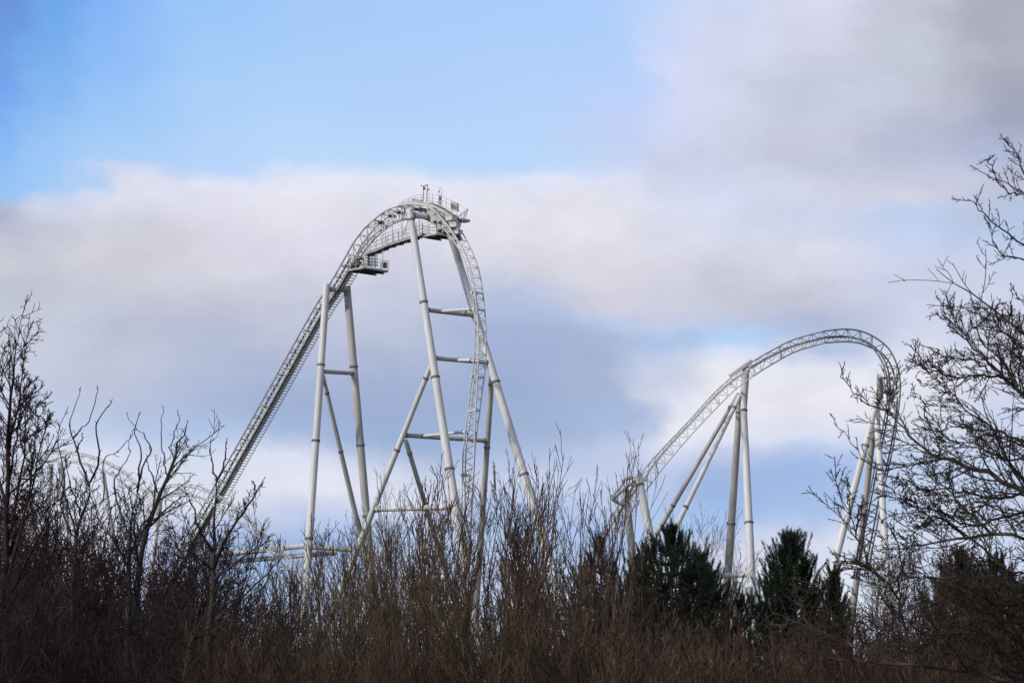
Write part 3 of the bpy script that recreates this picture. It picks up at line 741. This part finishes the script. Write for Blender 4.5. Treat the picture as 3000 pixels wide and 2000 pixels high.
guided(t3, [(.11, [(375,base(375,53)),(375,1744),(379,1630),(386,1534),(402,1424)], (0,0)),
            (.035, [(402,1424),(425,1355),(442,1313),(421,1271),(398,1256),(371,1206)]),
            (.035, [(402,1440),(409,1386),(411,1313),(394,1256),(413,1206)]),
            (.030, [(375,1560),(333,1420),(355,1370),(379,1328),(377,1290)]), (.022, [(302,1470),(302,1351),(340,1324),(379,1286),(394,1256)]),
            (.05, [(380,1620),(410,1560),(459,1476),(497,1386),(513,1336)])],
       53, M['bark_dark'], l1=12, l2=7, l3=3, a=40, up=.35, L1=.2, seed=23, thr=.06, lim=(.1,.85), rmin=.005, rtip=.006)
t4 = groot(440, 51, 'dark leafless tree with three upright forks, just left of the climbing track')
guided(t4, [(.10, [(395,base(395,51)),(400,1800),(410,1640),(440,1530),(467,1450),(497,1386),(513,1336),(524,1294),(543,1267),(551,1229)], (0,0)),
            (.022, [(510,1345),(497,1309),(513,1271),(526,1233),(520,1200)]), (.025, [(490,1400),(486,1367),(474,1309),(473,1252),(476,1187)]),
            (.04, [(420,1610),(390,1500),(378,1420)]), (.04, [(440,1540),(500,1480),(560,1440)]), (.03, [(470,1450),(440,1380),(430,1330)])],
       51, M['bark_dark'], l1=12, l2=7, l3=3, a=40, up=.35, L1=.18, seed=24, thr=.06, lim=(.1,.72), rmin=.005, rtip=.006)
t5 = groot(622, 49, 'dark leafless tree at the climbing track base with one long bare bough leaning right')
guided(t5, [(.13, [(612,base(612,49)),(616,1850),(620,1763),(624,1668),(628,1591),(631,1495),(635,1400)], (0,0)),
            (.030, [(635,1410),(620,1359),(616,1309),(628,1282)]), (.030, [(635,1405),(658,1347),(662,1309),(666,1282)]),
            (.060, [(624,1668),(650,1600),(670,1565),(708,1507),(735,1465),(760,1425),(777,1396)]),
            (.04, [(626,1620),(580,1540),(560,1470),(540,1430)]), (.04, [(622,1700),(700,1640),(760,1600),(800,1560)]), (.04, [(620,1760),(560,1680),(520,1600),(500,1520)]),
            (.04, [(618,1820),(700,1760),(780,1680),(820,1640)])],
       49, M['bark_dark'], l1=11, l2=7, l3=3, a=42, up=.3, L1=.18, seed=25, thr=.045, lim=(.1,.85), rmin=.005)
t6 = groot(540, 47, 'mossy pale-barked young tree low at the left with an open Y fork')
guided(t6, [(.06, [(530,base(530,47)),(540,2000),(552,1930),(566,1870),(590,1820),(620,1770)], (0,0)), (.03, [(560,1890),(545,1830),(520,1780),(500,1740)]),
            (.03, [(566,1870),(640,1840),(720,1800),(790,1770)]), (.03, [(560,1900),(480,1860),(400,1830)])],
       47, M['bark_oak'], l1=7, l2=6, l3=3, a=40, up=.3, L1=.25, seed=26, rmin=.005)
# oak at the right
OY = 38
oak = groot(3230, OY, 'big leafless oak reaching in from the right edge with a few dead leaves', name='oak_tree')
og = [(.30, [(3240,base(3240,OY)),(3230,2200),(3215,1800),(3190,1500),(3170,1200),(3150,900),(3140,700),(3130,450)], (0,0)),
 (.033, [(3160,760),(3080,640),(3000,568),(2940,532),(2871,503)]), (.030, [(3110,690),(3000,500),(2985,460),(2965,435),(2940,405)]), (.02, [(3000,568),(2950,560),(2900,480),(2893,470)]),
 (.033, [(3165,850),(3060,760),(3000,717),(2945,680),(2891,639),(2860,600),(2833,583)]), (.032, [(3165,900),(3080,800),(3000,760),(2960,756),(2931,742),(2905,690),(2898,650)]),
 (.033, [(3175,1230),(3080,1180),(3000,1164),(2963,1099),(2936,1061),(2897,1015),(2869,983),(2842,952),(2851,920),(2880,849),(2887,791),(2887,729)]),
 (.075, [(3185,1330),(3090,1240),(3000,1164),(2966,1126),(2920,1084),(2878,1042),(2832,996),(2794,950),(2764,923)]),
 (.025, [(2878,1042),(2840,1000),(2846,960),(2900,920),(2930,890),(2960,900)]), (.03, [(2980,1140),(2960,1050),(2990,960),(3010,900)]),
 (.085, [(3190,1560),(3090,1480),(3000,1436),(2951,1417),(2878,1378),(2821,1359),(2767,1344),(2725,1329),(2676,1287),(2645,1252),(2614,1218),(2595,1191),(2574,1160)]),
 (.022, [(2614,1218),(2580,1198),(2557,1189),(2526,1174),(2507,1149),(2477,1118),(2465,1097)]),
 (.030, [(2821,1359),(2760,1345),(2706,1352),(2668,1367),(2610,1375),(2565,1375),(2530,1348),(2503,1302),(2469,1267),(2448,1244)]),
 (.030, [(2752,1344),(2752,1313),(2737,1271),(2710,1218),(2706,1179),(2680,1150),(2668,1141)]),
 (.035, [(2960,1110),(2900,1100),(2859,1099),(2802,1103),(2744,1091),(2699,1076),(2660,1053)]), (.028, [(2900,1090),(2860,1060),(2800,1050),(2760,1040),(2733,1020)]),
 (.05, [(3180,1420),(3080,1330),(2990,1290),(2930,1260),(2870,1230),(2820,1190),(2780,1140),(2750,1120)]),
 (.045, [(3180,1380),(3100,1280),(3040,1180),(3000,1060),(2960,980),(2930,940)]),
 (.06, [(3200,1640),(3100,1590),(3000,1572),(2900,1560),(2827,1572),(2766,1578),(2712,1591),(2655,1607),(2617,1630),(2590,1625)]),
 (.04, [(2900,1560),(2840,1500),(2790,1450),(2740,1400),(2700,1340)]), (.035, [(2827,1572),(2760,1520),(2700,1500),(2640,1460),(2610,1400)]),
 (.04, [(3000,1440),(2930,1460),(2860,1450),(2780,1430),(2700,1430),(2640,1400)]),
 (.050, [(2800,2120),(2720,1980),(2665,1890),(2643,1832),(2640,1790),(2624,1741),(2594,1702),(2559,1668),(2529,1614),(2506,1553),(2490,1503),(2441,1469)]), (.02, [(2492,1510),(2484,1440),(2484,1412)]),
 (.02, [(2506,1553),(2520,1500),(2532,1458)]), (.03, [(2594,1702),(2540,1660),(2490,1650),(2460,1640),(2430,1614)]), (.03, [(2624,1741),(2640,1650),(2620,1560),(2560,1500)]),
 (.09, [(3210,2060),(3080,2010),(3000,1966),(2942,1928),(2911,1875),(2865,1836),(2820,1783),(2780,1700),(2740,1640)]),
 (.07, [(3215,2100),(3000,2010),(2800,1960),(2600,1940),(2521,1900),(2444,1860),(2376,1840),(2300,1810)]), (.03, [(2600,1940),(2450,1935),(2376,1909),(2250,1950)]),
 (.06, [(3215,1900),(3100,1830),(3000,1780),(2900,1760),(2800,1700),(2720,1690),(2650,1650)]), (.05, [(3210,1980),(3060,1900),(2900,1850),(2750,1860),(2600,1840),(2500,1800)]),
 (.05, [(3210,1760),(3100,1700),(2980,1680),(2880,1640),(2800,1640)]), (.06, [(3205,1820),(3110,1760),(3010,1740),(2930,1700),(2850,1720),(2760,1760),(2680,1770)]), (.06, [(3190,1600),(3110,1500),(3010,1500),(2920,1520),(2840,1540),(2760,1500),(2700,1490)]), (.05, [(3180,1480),(3090,1400),(3010,1350),(2930,1340),(2860,1300),(2790,1290),(2740,1250)]), (.05, [(3210,2000),(3090,1960),(2990,1880),(2900,1800),(2830,1790),(2740,1820)]), (.03, [(3165,1000),(3080,930),(3010,900),(2960,850)]), (.045, [(3170,1120),(3070,1040),(2990,1010),(2930,960),(2890,900)])]
tips = guided(oak, og, OY, M['bark_oak'], K=20, l1=22, l2=9, l3=3, a=38, up=.20, L1=.30, seed=31, jit=.6, rmin=.0046, rtip=.0055, wob=.28, l3len=.26, rs=.55, rk=.48, thr=.034, tk=(.62,.62,.5))
nL = 0
lfm = []
cand = [tips[i, -1] for i in rng.permutation(len(tips))[:12]]+[P(2685, 1110, OY), P(2440, 1900, OY-1), P(2565, 1888, OY-1), P(2790, 1620, OY)]
for c in cand:
    m = MB(); a0 = prng.random()*6.28; L_ = prng.uniform(.035, .055); u = np.array([math.cos(a0), math.sin(a0)*.4, -.5]); u /= np.linalg.norm(u); w = np.cross(u, [0, 1, .3]); w /= np.linalg.norm(w)
    prof = [0, .35, .2, .42, .25, .36, .12, 0]; pts = []
    for k, s_ in enumerate(prof): pts.append(c+u*L_*k/3.5+w*L_*s_*1.1)
    for k, s_ in reversed(list(enumerate(prof[1:-1], 1))): pts.append(c+u*L_*k/3.5-w*L_*s_*1.1)
    m.add(pts, [tuple(range(len(pts)))], False); m.build('dead_leaf', M['leaf'], oak)

# ---- pines
def pine(px, topy, Y, width_px, label, seed, levels=11, dens=1.0, tall=1.0):
    r_ = np.random.default_rng(seed)
    top = P(px, topy, Y); H = top[2]; o = empty('pine_tree', (top[0], Y, 0), label, 'tree')
    Wd = width_px*Y/F/2*1.12
    tm = TM(); tz = np.linspace(0, H*.97, 10); tr = np.stack([np.sin(tz*.7+seed)*.05, np.cos(tz*.9)*.05, tz], 1)[None]
    tm.add(tr, np.linspace(.11, .02, 10)[None], 8)
    fingers = []; brs = []; brr = []
    vis0 = max(.9, H*.44)
    for li in range(levels):
        f = li/(levels-1); z = vis0+(H*.90-vis0)*f
        prof = min(1.0, (1-f)**.80*1.45+.07)
        nb = int(6+r_.integers(0, 3))
        for b in range(nb):
            az = b*6.283/nb+r_.random()*1.0+li; L = Wd*prof*(.55+.55*r_.random())
            k = np.linspace(0, 1, 7)
            x = np.cos(az)*L*k; y = np.sin(az)*L*k; zz = z+L*(-.02*k+.36*k**2.0)+.05*r_.normal()
            br = np.stack([x, y, zz], 1); brs.append(br); brr.append(np.linspace(.03, .008, 7))
            nf = int((4+6*L/Wd*dens)*dens)
            for q in range(nf):
                s_ = .40+.60*(q+r_.random())/nf; i = min(5, int(s_*6)); ff = s_*6-i
                p = br[i]*(1-ff)+br[i+1]*ff
                sd = r_.normal(size=3)*np.array([.30, .30, .08])*(L*.35+.1); 
                d = np.array([np.cos(az)*.28, np.sin(az)*.28, 1.0])+r_.normal(size=3)*.15; d /= np.linalg.norm(d)
                ln = (.34+.26*r_.random())*tall
                p2 = p+sd; fingers.append((p2, d, ln)); brs.append(cr([p, (p+p2)/2+[0, 0, -.02], p2], 7)); brr.append(np.linspace(.009, .007, 7))
    for q in range(7):
        a = q/7*6.28; d = np.array([math.cos(a)*.28*(q > 0), math.sin(a)*.28*(q > 0), 1.]); d /= np.linalg.norm(d)
        fingers.append((np.array([0, 0, H*.90]), d, .50 if q == 0 else .34))
    tm.add(np.stack(brs), np.stack(brr), 4)
    child('trunk', tm.mesh('trunk', M['bark_dark']), o)
    nt_ = TM(); Fp = np.array([f[0] for f in fingers]); Fd = np.array([f[1] for f in fingers]); Fl = np.array([f[2] for f in fingers])
    NN = 80; n = len(Fp)
    s_ = (np.arange(NN)[None, :]+r_.random((n, NN)))/NN
    bp = Fp[:, None]+Fd[:, None]*(s_*Fl[:, None])[..., None]
    rv = r_.normal(size=(n, NN, 3)); rv -= (rv*Fd[:, None]).sum(2, keepdims=True)*Fd[:, None]; rv /= np.linalg.norm(rv, axis=2, keepdims=True)
    nd = rv*.62+Fd[:, None]*(.78+.3*s_[..., None]); nd /= np.linalg.norm(nd, axis=2, keepdims=True)
    ll = (.070+.03*r_.random((n, NN, 1)))
    sd = np.cross(nd, r_.normal(size=nd.shape)); sd /= np.linalg.norm(sd, axis=2, keepdims=True); wd = .006
    q0 = bp-sd*wd; q1 = bp+sd*wd; q2 = bp+nd*ll+sd*wd*.4; q3 = bp+nd*ll-sd*wd*.4
    Vv = np.stack([q0, q1, q2, q3], 2).reshape(-1, 3)
    nt_.quads(Vv, np.arange(len(Vv)).reshape(-1, 4))
    child('crown', nt_.mesh('crown', M['needle']), o)
pine(1757, 1552, 74, 250, 'thin ragged dark pine under the foot of the right hump climb', 41, 8, .7)
pine(1962, 1512, 78, 370, 'broad dark green pine in front of the slanting white struts', 42, 12, 1.1)
pine(2052, 1600, 82, 250, 'dark pine joined to the right shoulder of the broad pine', 43, 10, 1.0)
pine(1885, 1620, 80, 250, 'short dark pine at the left foot of the broad pine', 44, 8, .9)
pine(2315, 1540, 68, 225, 'dark pine with upright candle-like tufts, alone between the two leg clusters', 45, 12, 1.15)
pine(2445, 1650, 72, 90, 'small narrow dark pine just left of the curling track legs', 46, 8, .9)
pine(2170, 1740, 80, 70, 'lowest dark pine, poking up below the white horizontal beam', 47, 6, .8)
pine(2812, 1590, 76, 230, 'rusty dark pine behind the oak twigs, left of two', 48, 11, 1.1)
pine(2915, 1612, 80, 270, 'dark pine behind the oak twigs at the right edge, right of two', 49, 11, 1.0)

# ---- dense undergrowth that nobody could count
rng = np.random.default_rng(77)
N = 15000
x = rng.uniform(-11, 11, N)*1.0; y = rng.uniform(45, 92, N); x = x*(y/45.)
hgt = rng.uniform(1.2, 3.0, N)*(y/48.)**.35
K = 5; d = np.stack([rng.normal(size=N)*.22, rng.normal(size=N)*.22, np.ones(N)], 1)
cur = np.stack([x, y, np.zeros(N)], 1); C = [cur]
for k in range(K-1):
    d = d+rng.normal(size=d.shape)*.20; dd = d/np.linalg.norm(d, axis=1, keepdims=True); cur = cur+dd*(hgt/(K-1))[:, None]; C.append(cur)
Bp = np.stack(C, 1); Br = np.broadcast_to(np.linspace(.009, .0045, K)[None], (N, K)).copy()
B1, Q1 = grow(Bp, Br, 9, .2, .98, 38, .36, .3, .4, .35, .7, 4, .0045)
tm = TM(); tm.add(Bp, Br, 3); tm.add(B1, Q1, 3)
me = tm.mesh('undergrowth', M['undergrowth'])
ug = bpy.data.objects.new('undergrowth', me); COL.objects.link(ug); tag(ug, 'dense brown leafless undergrowth filling the bottom of the view', 'undergrowth', None, 'stuff')

# ================================================================== LIGHT, SKY
SUN_EL, SUN_ROT = math.radians(30), math.radians(236)
sv = Vector((math.sin(SUN_ROT)*math.cos(SUN_EL), math.cos(SUN_ROT)*math.cos(SUN_EL), math.sin(SUN_EL)))
sl = bpy.data.lights.new('sun', 'SUN'); sl.energy = 2.0; sl.angle = math.radians(7); sl.color = (1, .95, .88)
so = bpy.data.objects.new('sun', sl); COL.objects.link(so); so.rotation_euler = sv.to_track_quat('Z', 'Y').to_euler(); so.location = (0, 0, 100)
EXPO = .6; STR = .12
S.view_settings.view_transform = 'Standard'; S.view_settings.look = 'None'; S.view_settings.exposure = EXPO; S.view_settings.gamma = 1

w = bpy.data.worlds.new('World'); S.world = w; w.use_nodes = True
nt = w.node_tree; N_ = nt.nodes; Lk = nt.links
bg = N_['Background']; bg.inputs[1].default_value = STR
st = N_.new('ShaderNodeTexSky'); st.sky_type = 'NISHITA'; st.sun_disc = False; st.sun_elevation = SUN_EL; st.sun_rotation = SUN_ROT
st.dust_density = .5; st.ozone_density = 2; st.air_density = 1
tc = N_.new('ShaderNodeTexCoord')
def mth(op, a, b=None, c=None, clamp=False):
    n = N_.new('ShaderNodeMath'); n.operation = op; n.use_clamp = clamp
    for k, v in enumerate((a, b, c)):
        if v is None: continue
        if isinstance(v, (int, float)): n.inputs[k].default_value = v
        else: Lk.new(v, n.inputs[k])
    return n.outputs[0]
sx = N_.new('ShaderNodeSeparateXYZ'); Lk.new(tc.outputs['Generated'], sx.inputs[0])
def noise(scale, detail, rough=.55, vec=None, stretch=(1, 1, 1)):
    mp = N_.new('ShaderNodeMapping'); mp.inputs['Scale'].default_value = stretch; Lk.new(vec or tc.outputs['Generated'], mp.inputs[0])
    n = N_.new('ShaderNodeTexNoise'); n.inputs['Scale'].default_value = scale; n.inputs['Detail'].default_value = detail; n.inputs['Roughness'].default_value = rough
    Lk.new(mp.outputs[0], n.inputs['Vector']); return n
n1 = noise(22, 8, .60, stretch=(1, 1, 1.6)); s1_ = N_.new('ShaderNodeSeparateColor'); Lk.new(n1.outputs['Color'], s1_.inputs[0])
az = mth('ARCTAN2', sx.outputs[0], sx.outputs[1]); el = mth('ARCSINE', sx.outputs[2])
AMP = .036
az = mth('MULTIPLY_ADD', mth('SUBTRACT', s1_.outputs[0], .5), AMP*1.3, az)
el = mth('MULTIPLY_ADD', mth('SUBTRACT', s1_.outputs[1], .5), AMP*.62, el)
E0, E1 = math.radians(.5), math.radians(15)
fe = mth('DIVIDE', mth('SUBTRACT', el, E0), E1-E0, clamp=True)
def lin(c): c /= 255.; return c/12.92 if c <= .04045 else ((c+.055)/1.055)**2.4
GRID = {
0:[(0,95,155,225),(100,110,168,235),(200,118,170,240),(300,130,178,248),(400,145,192,252),(500,155,202,255),(565,160,206,252),(595,178,192,218),(650,180,185,208),(700,192,196,214),(800,205,206,218),(900,192,198,214),(1000,200,206,222),(1200,200,208,228),(1400,205,212,230)],
130:[(0,116,174,240),(200,134,186,248),(400,158,202,252),(500,168,210,255),(540,172,212,254),(565,198,212,242),(600,206,212,232),(650,194,198,216),(750,204,206,218),(900,195,200,214),(1000,200,205,222),(1200,196,206,230),(1400,210,216,234)],
300:[(0,138,185,255),(200,152,198,255),(400,172,212,255),(470,180,215,255),(492,202,216,246),(520,218,222,240),(560,222,224,240),(620,210,212,226),(750,208,208,218),(850,200,202,216),(950,188,195,216),(1050,196,202,220),(1150,190,200,222),(1250,190,205,232),(1350,215,220,238)],
600:[(0,160,203,255),(200,172,212,255),(400,185,217,255),(505,188,218,255),(522,205,220,250),(545,224,228,245),(600,224,222,236),(700,214,214,228),(800,212,212,224),(900,197,200,218),(1000,184,194,218),(1100,182,193,220),(1200,174,189,221),(1270,180,200,232),(1350,205,215,235),(1500,222,225,238),(1650,160,185,225)],
900:[(0,168,206,255),(300,182,216,255),(470,192,222,255),(490,212,226,252),(530,228,230,246),(600,230,230,242),(700,222,222,236),(800,210,210,226),(900,198,202,220),(1000,188,195,219),(1100,173,187,217),(1200,163,180,215),(1270,170,188,222),(1350,218,224,240),(1450,224,226,240),(1540,190,204,236),(1600,165,190,230),(1750,185,205,238)],
1200:[(0,172,208,255),(300,182,214,255),(480,190,222,255),(510,203,225,252),(540,228,232,248),(600,226,226,240),(700,216,216,230),(800,206,208,226),(900,192,198,220),(1000,185,194,219),(1100,167,182,215),(1200,161,178,213),(1300,160,180,216),(1400,205,214,236),(1480,222,226,242),(1560,185,202,235),(1650,195,210,238),(1800,200,212,240)],
1500:[(0,174,208,255),(300,184,216,255),(490,190,220,252),(530,222,230,250),(600,230,230,242),(680,228,224,236),(780,214,214,228),(880,182,196,226),(960,164,182,216),(1050,163,180,214),(1150,160,177,211),(1230,162,180,214),(1330,176,192,224),(1430,200,208,232),(1550,180,200,236),(1700,195,208,238)],
1800:[(0,175,208,255),(150,180,212,255),(350,195,212,250),(450,200,216,250),(520,222,226,246),(600,228,228,240),(700,224,222,234),(800,214,212,224),(870,205,206,222),(915,184,202,232),(960,170,186,218),(1030,165,181,214),(1130,168,184,217),(1230,170,188,222),(1300,190,202,230),(1400,196,206,232),(1480,188,202,232),(1580,170,195,238),(1700,205,216,240)],
1950:[(0,186,212,252),(100,194,214,250),(180,206,215,246),(300,208,216,244),(380,205,214,244),(450,206,212,236),(600,216,221,240),(700,220,221,236),(780,212,212,226),(880,202,204,220),(930,190,204,232),(975,174,196,232),(1050,196,206,230),(1110,206,212,233),(1170,224,227,239),(1260,226,228,240),(1330,208,214,236),(1400,188,200,230),(1500,180,200,234),(1600,182,202,238),(1700,210,219,241)],
2100:[(0,205,216,245),(150,210,216,240),(300,210,214,236),(450,205,210,232),(600,212,220,242),(700,214,218,236),(780,206,206,220),(880,200,202,218),(930,190,200,225),(975,180,212,248),(1010,215,225,245),(1060,232,235,245),(1180,237,235,243),(1290,218,222,240),(1380,165,184,222),(1460,160,182,226),(1550,170,196,236),(1620,215,220,240),(1700,220,226,242)],
2400:[(0,212,216,234),(150,206,208,226),(250,196,202,222),(400,198,202,220),(480,196,200,220),(560,208,212,230),(640,204,212,234),(720,216,218,234),(800,208,208,224),(880,196,198,216),(930,178,188,214),(1000,176,192,224),(1030,182,196,228),(1080,226,230,242),(1180,235,232,240),(1300,212,220,240),(1400,160,184,226),(1500,170,192,230),(1570,215,220,240),(1700,222,228,242)],
2700:[(0,200,202,220),(150,194,200,216),(300,194,198,216),(400,186,190,216),(480,196,200,222),(560,206,208,224),(640,190,206,236),(700,196,210,240),(780,205,212,235),(900,200,206,228),(1000,205,212,232),(1100,226,228,240),(1250,222,226,240),(1400,190,205,236),(1500,210,220,242),(1700,205,216,240)],
3000:[(0,172,174,190),(150,180,182,198),(250,168,172,188),(340,160,164,188),(450,174,186,214),(560,186,190,212),(650,178,196,226),(750,196,208,232),(900,208,214,234),(1100,212,216,236),(1400,195,208,236),(1700,200,212,238)]}
NIS = [(0, (.255,.415,.64)), (1000, (.42,.62,.78)), (2000, (.80,.85,.66))]   # clear-sky radiance of this sky over the frame
GAIN = 2**EXPO
res = None; resa = None; prev = None
for gx in sorted(GRID):
    stops = []
    for (gy, r_, g_, b_) in GRID[gx]:
        d_ = P(gx, gy, 100.)-np.array([0, 0, CZ]); e_ = math.asin(d_[2]/np.linalg.norm(d_)); az_ = math.atan2(d_[0], d_[1])
        sat = (b_-r_)/255.
        al = 1-.45*min(1, max(0, (sat-.10)/.2))
        nz = [np.interp(gy, [q[0] for q in NIS], [q[1][k] for q in NIS]) for k in range(3)]
        c = [max(0, (lin(v)/GAIN-(1-al)*nz[k])/al)/STR for k, v in enumerate((r_, g_, b_))]
        stops.append(((e_-E0)/(E1-E0), c, al))
    stops.sort(key=lambda q: q[0])
    rp = N_.new('ShaderNodeValToRGB'); el_ = rp.color_ramp.elements; rp.color_ramp.interpolation = 'LINEAR'
    SC = 10.
    for k, (p_, c, al) in enumerate(stops):
        e = el_[k] if k < 2 else el_.new(min(1, max(0, p_)))
        e.position = min(1, max(0, p_)); e.color = (c[0]/SC, c[1]/SC, c[2]/SC, al)
    Lk.new(fe, rp.inputs[0])
    if res is None: res, resa, prev = rp.outputs[0], rp.outputs[1], az_
    else:
        t_ = mth('DIVIDE', mth('SUBTRACT', az, prev), az_-prev, clamp=True); t_ = mth('MULTIPLY', mth('MULTIPLY', t_, t_), mth('SUBTRACT', 3., mth('MULTIPLY', t_, 2.)))
        mx = N_.new('ShaderNodeMix'); mx.data_type = 'RGBA'; Lk.new(t_, mx.inputs[0]); Lk.new(res, mx.inputs[6]); Lk.new(rp.outputs[0], mx.inputs[7]); res = mx.outputs[2]
        resa = mth('ADD', mth('MULTIPLY', resa, mth('SUBTRACT', 1., t_)), mth('MULTIPLY', rp.outputs[1], t_)); prev = az_
# fine cloud texture
n2 = noise(32, 9, .62, stretch=(1, 1, 1.8))
n3 = noise(9, 4, .5, stretch=(1, 1, 2.0))
tex = mth('ADD', mth('MULTIPLY', mth('SUBTRACT', n2.outputs['Fac'], .5), .34), mth('MULTIPLY', mth('SUBTRACT', n3.outputs['Fac'], .5), .10))
tex = mth('MULTIPLY_ADD', tex, mth('MULTIPLY', mth('SUBTRACT', resa, .5, clamp=True), 2.), 1.)
vm = N_.new('ShaderNodeVectorMath'); vm.operation = 'SCALE'; Lk.new(res, vm.inputs[0]); Lk.new(mth('MULTIPLY', tex, SC), vm.inputs[3])
# higher up the clouds break into a generic broken cover
n4 = noise(2.2, 6, .6, stretch=(1, 1, 2.2))
hi_ = mth('DIVIDE', mth('SUBTRACT', el, math.radians(16)), math.radians(12), clamp=True)
cov = mth('MULTIPLY', mth('SUBTRACT', n4.outputs['Fac'], .42), 5., clamp=True)
al_ = mth('ADD', mth('MULTIPLY', resa, mth('SUBTRACT', 1., hi_)), mth('MULTIPLY', mth('MULTIPLY', cov, .8), hi_))
mc = N_.new('ShaderNodeMix'); mc.data_type = 'RGBA'; Lk.new(hi_, mc.inputs[0]); Lk.new(vm.outputs[0], mc.inputs[6]); mc.inputs[7].default_value = (3.6, 3.75, 4.1, 1)
fm = N_.new('ShaderNodeMix'); fm.data_type = 'RGBA'; Lk.new(al_, fm.inputs[0]); Lk.new(st.outputs[0], fm.inputs[6]); Lk.new(mc.outputs[2], fm.inputs[7])
Lk.new(fm.outputs[2], bg.inputs[0])
w.cycles.sampling_method = 'MANUAL'; w.cycles.sample_map_resolution = 1024
S.cycles.max_bounces = 6; S.cycles.diffuse_bounces = 3; S.cycles.transparent_max_bounces = 4
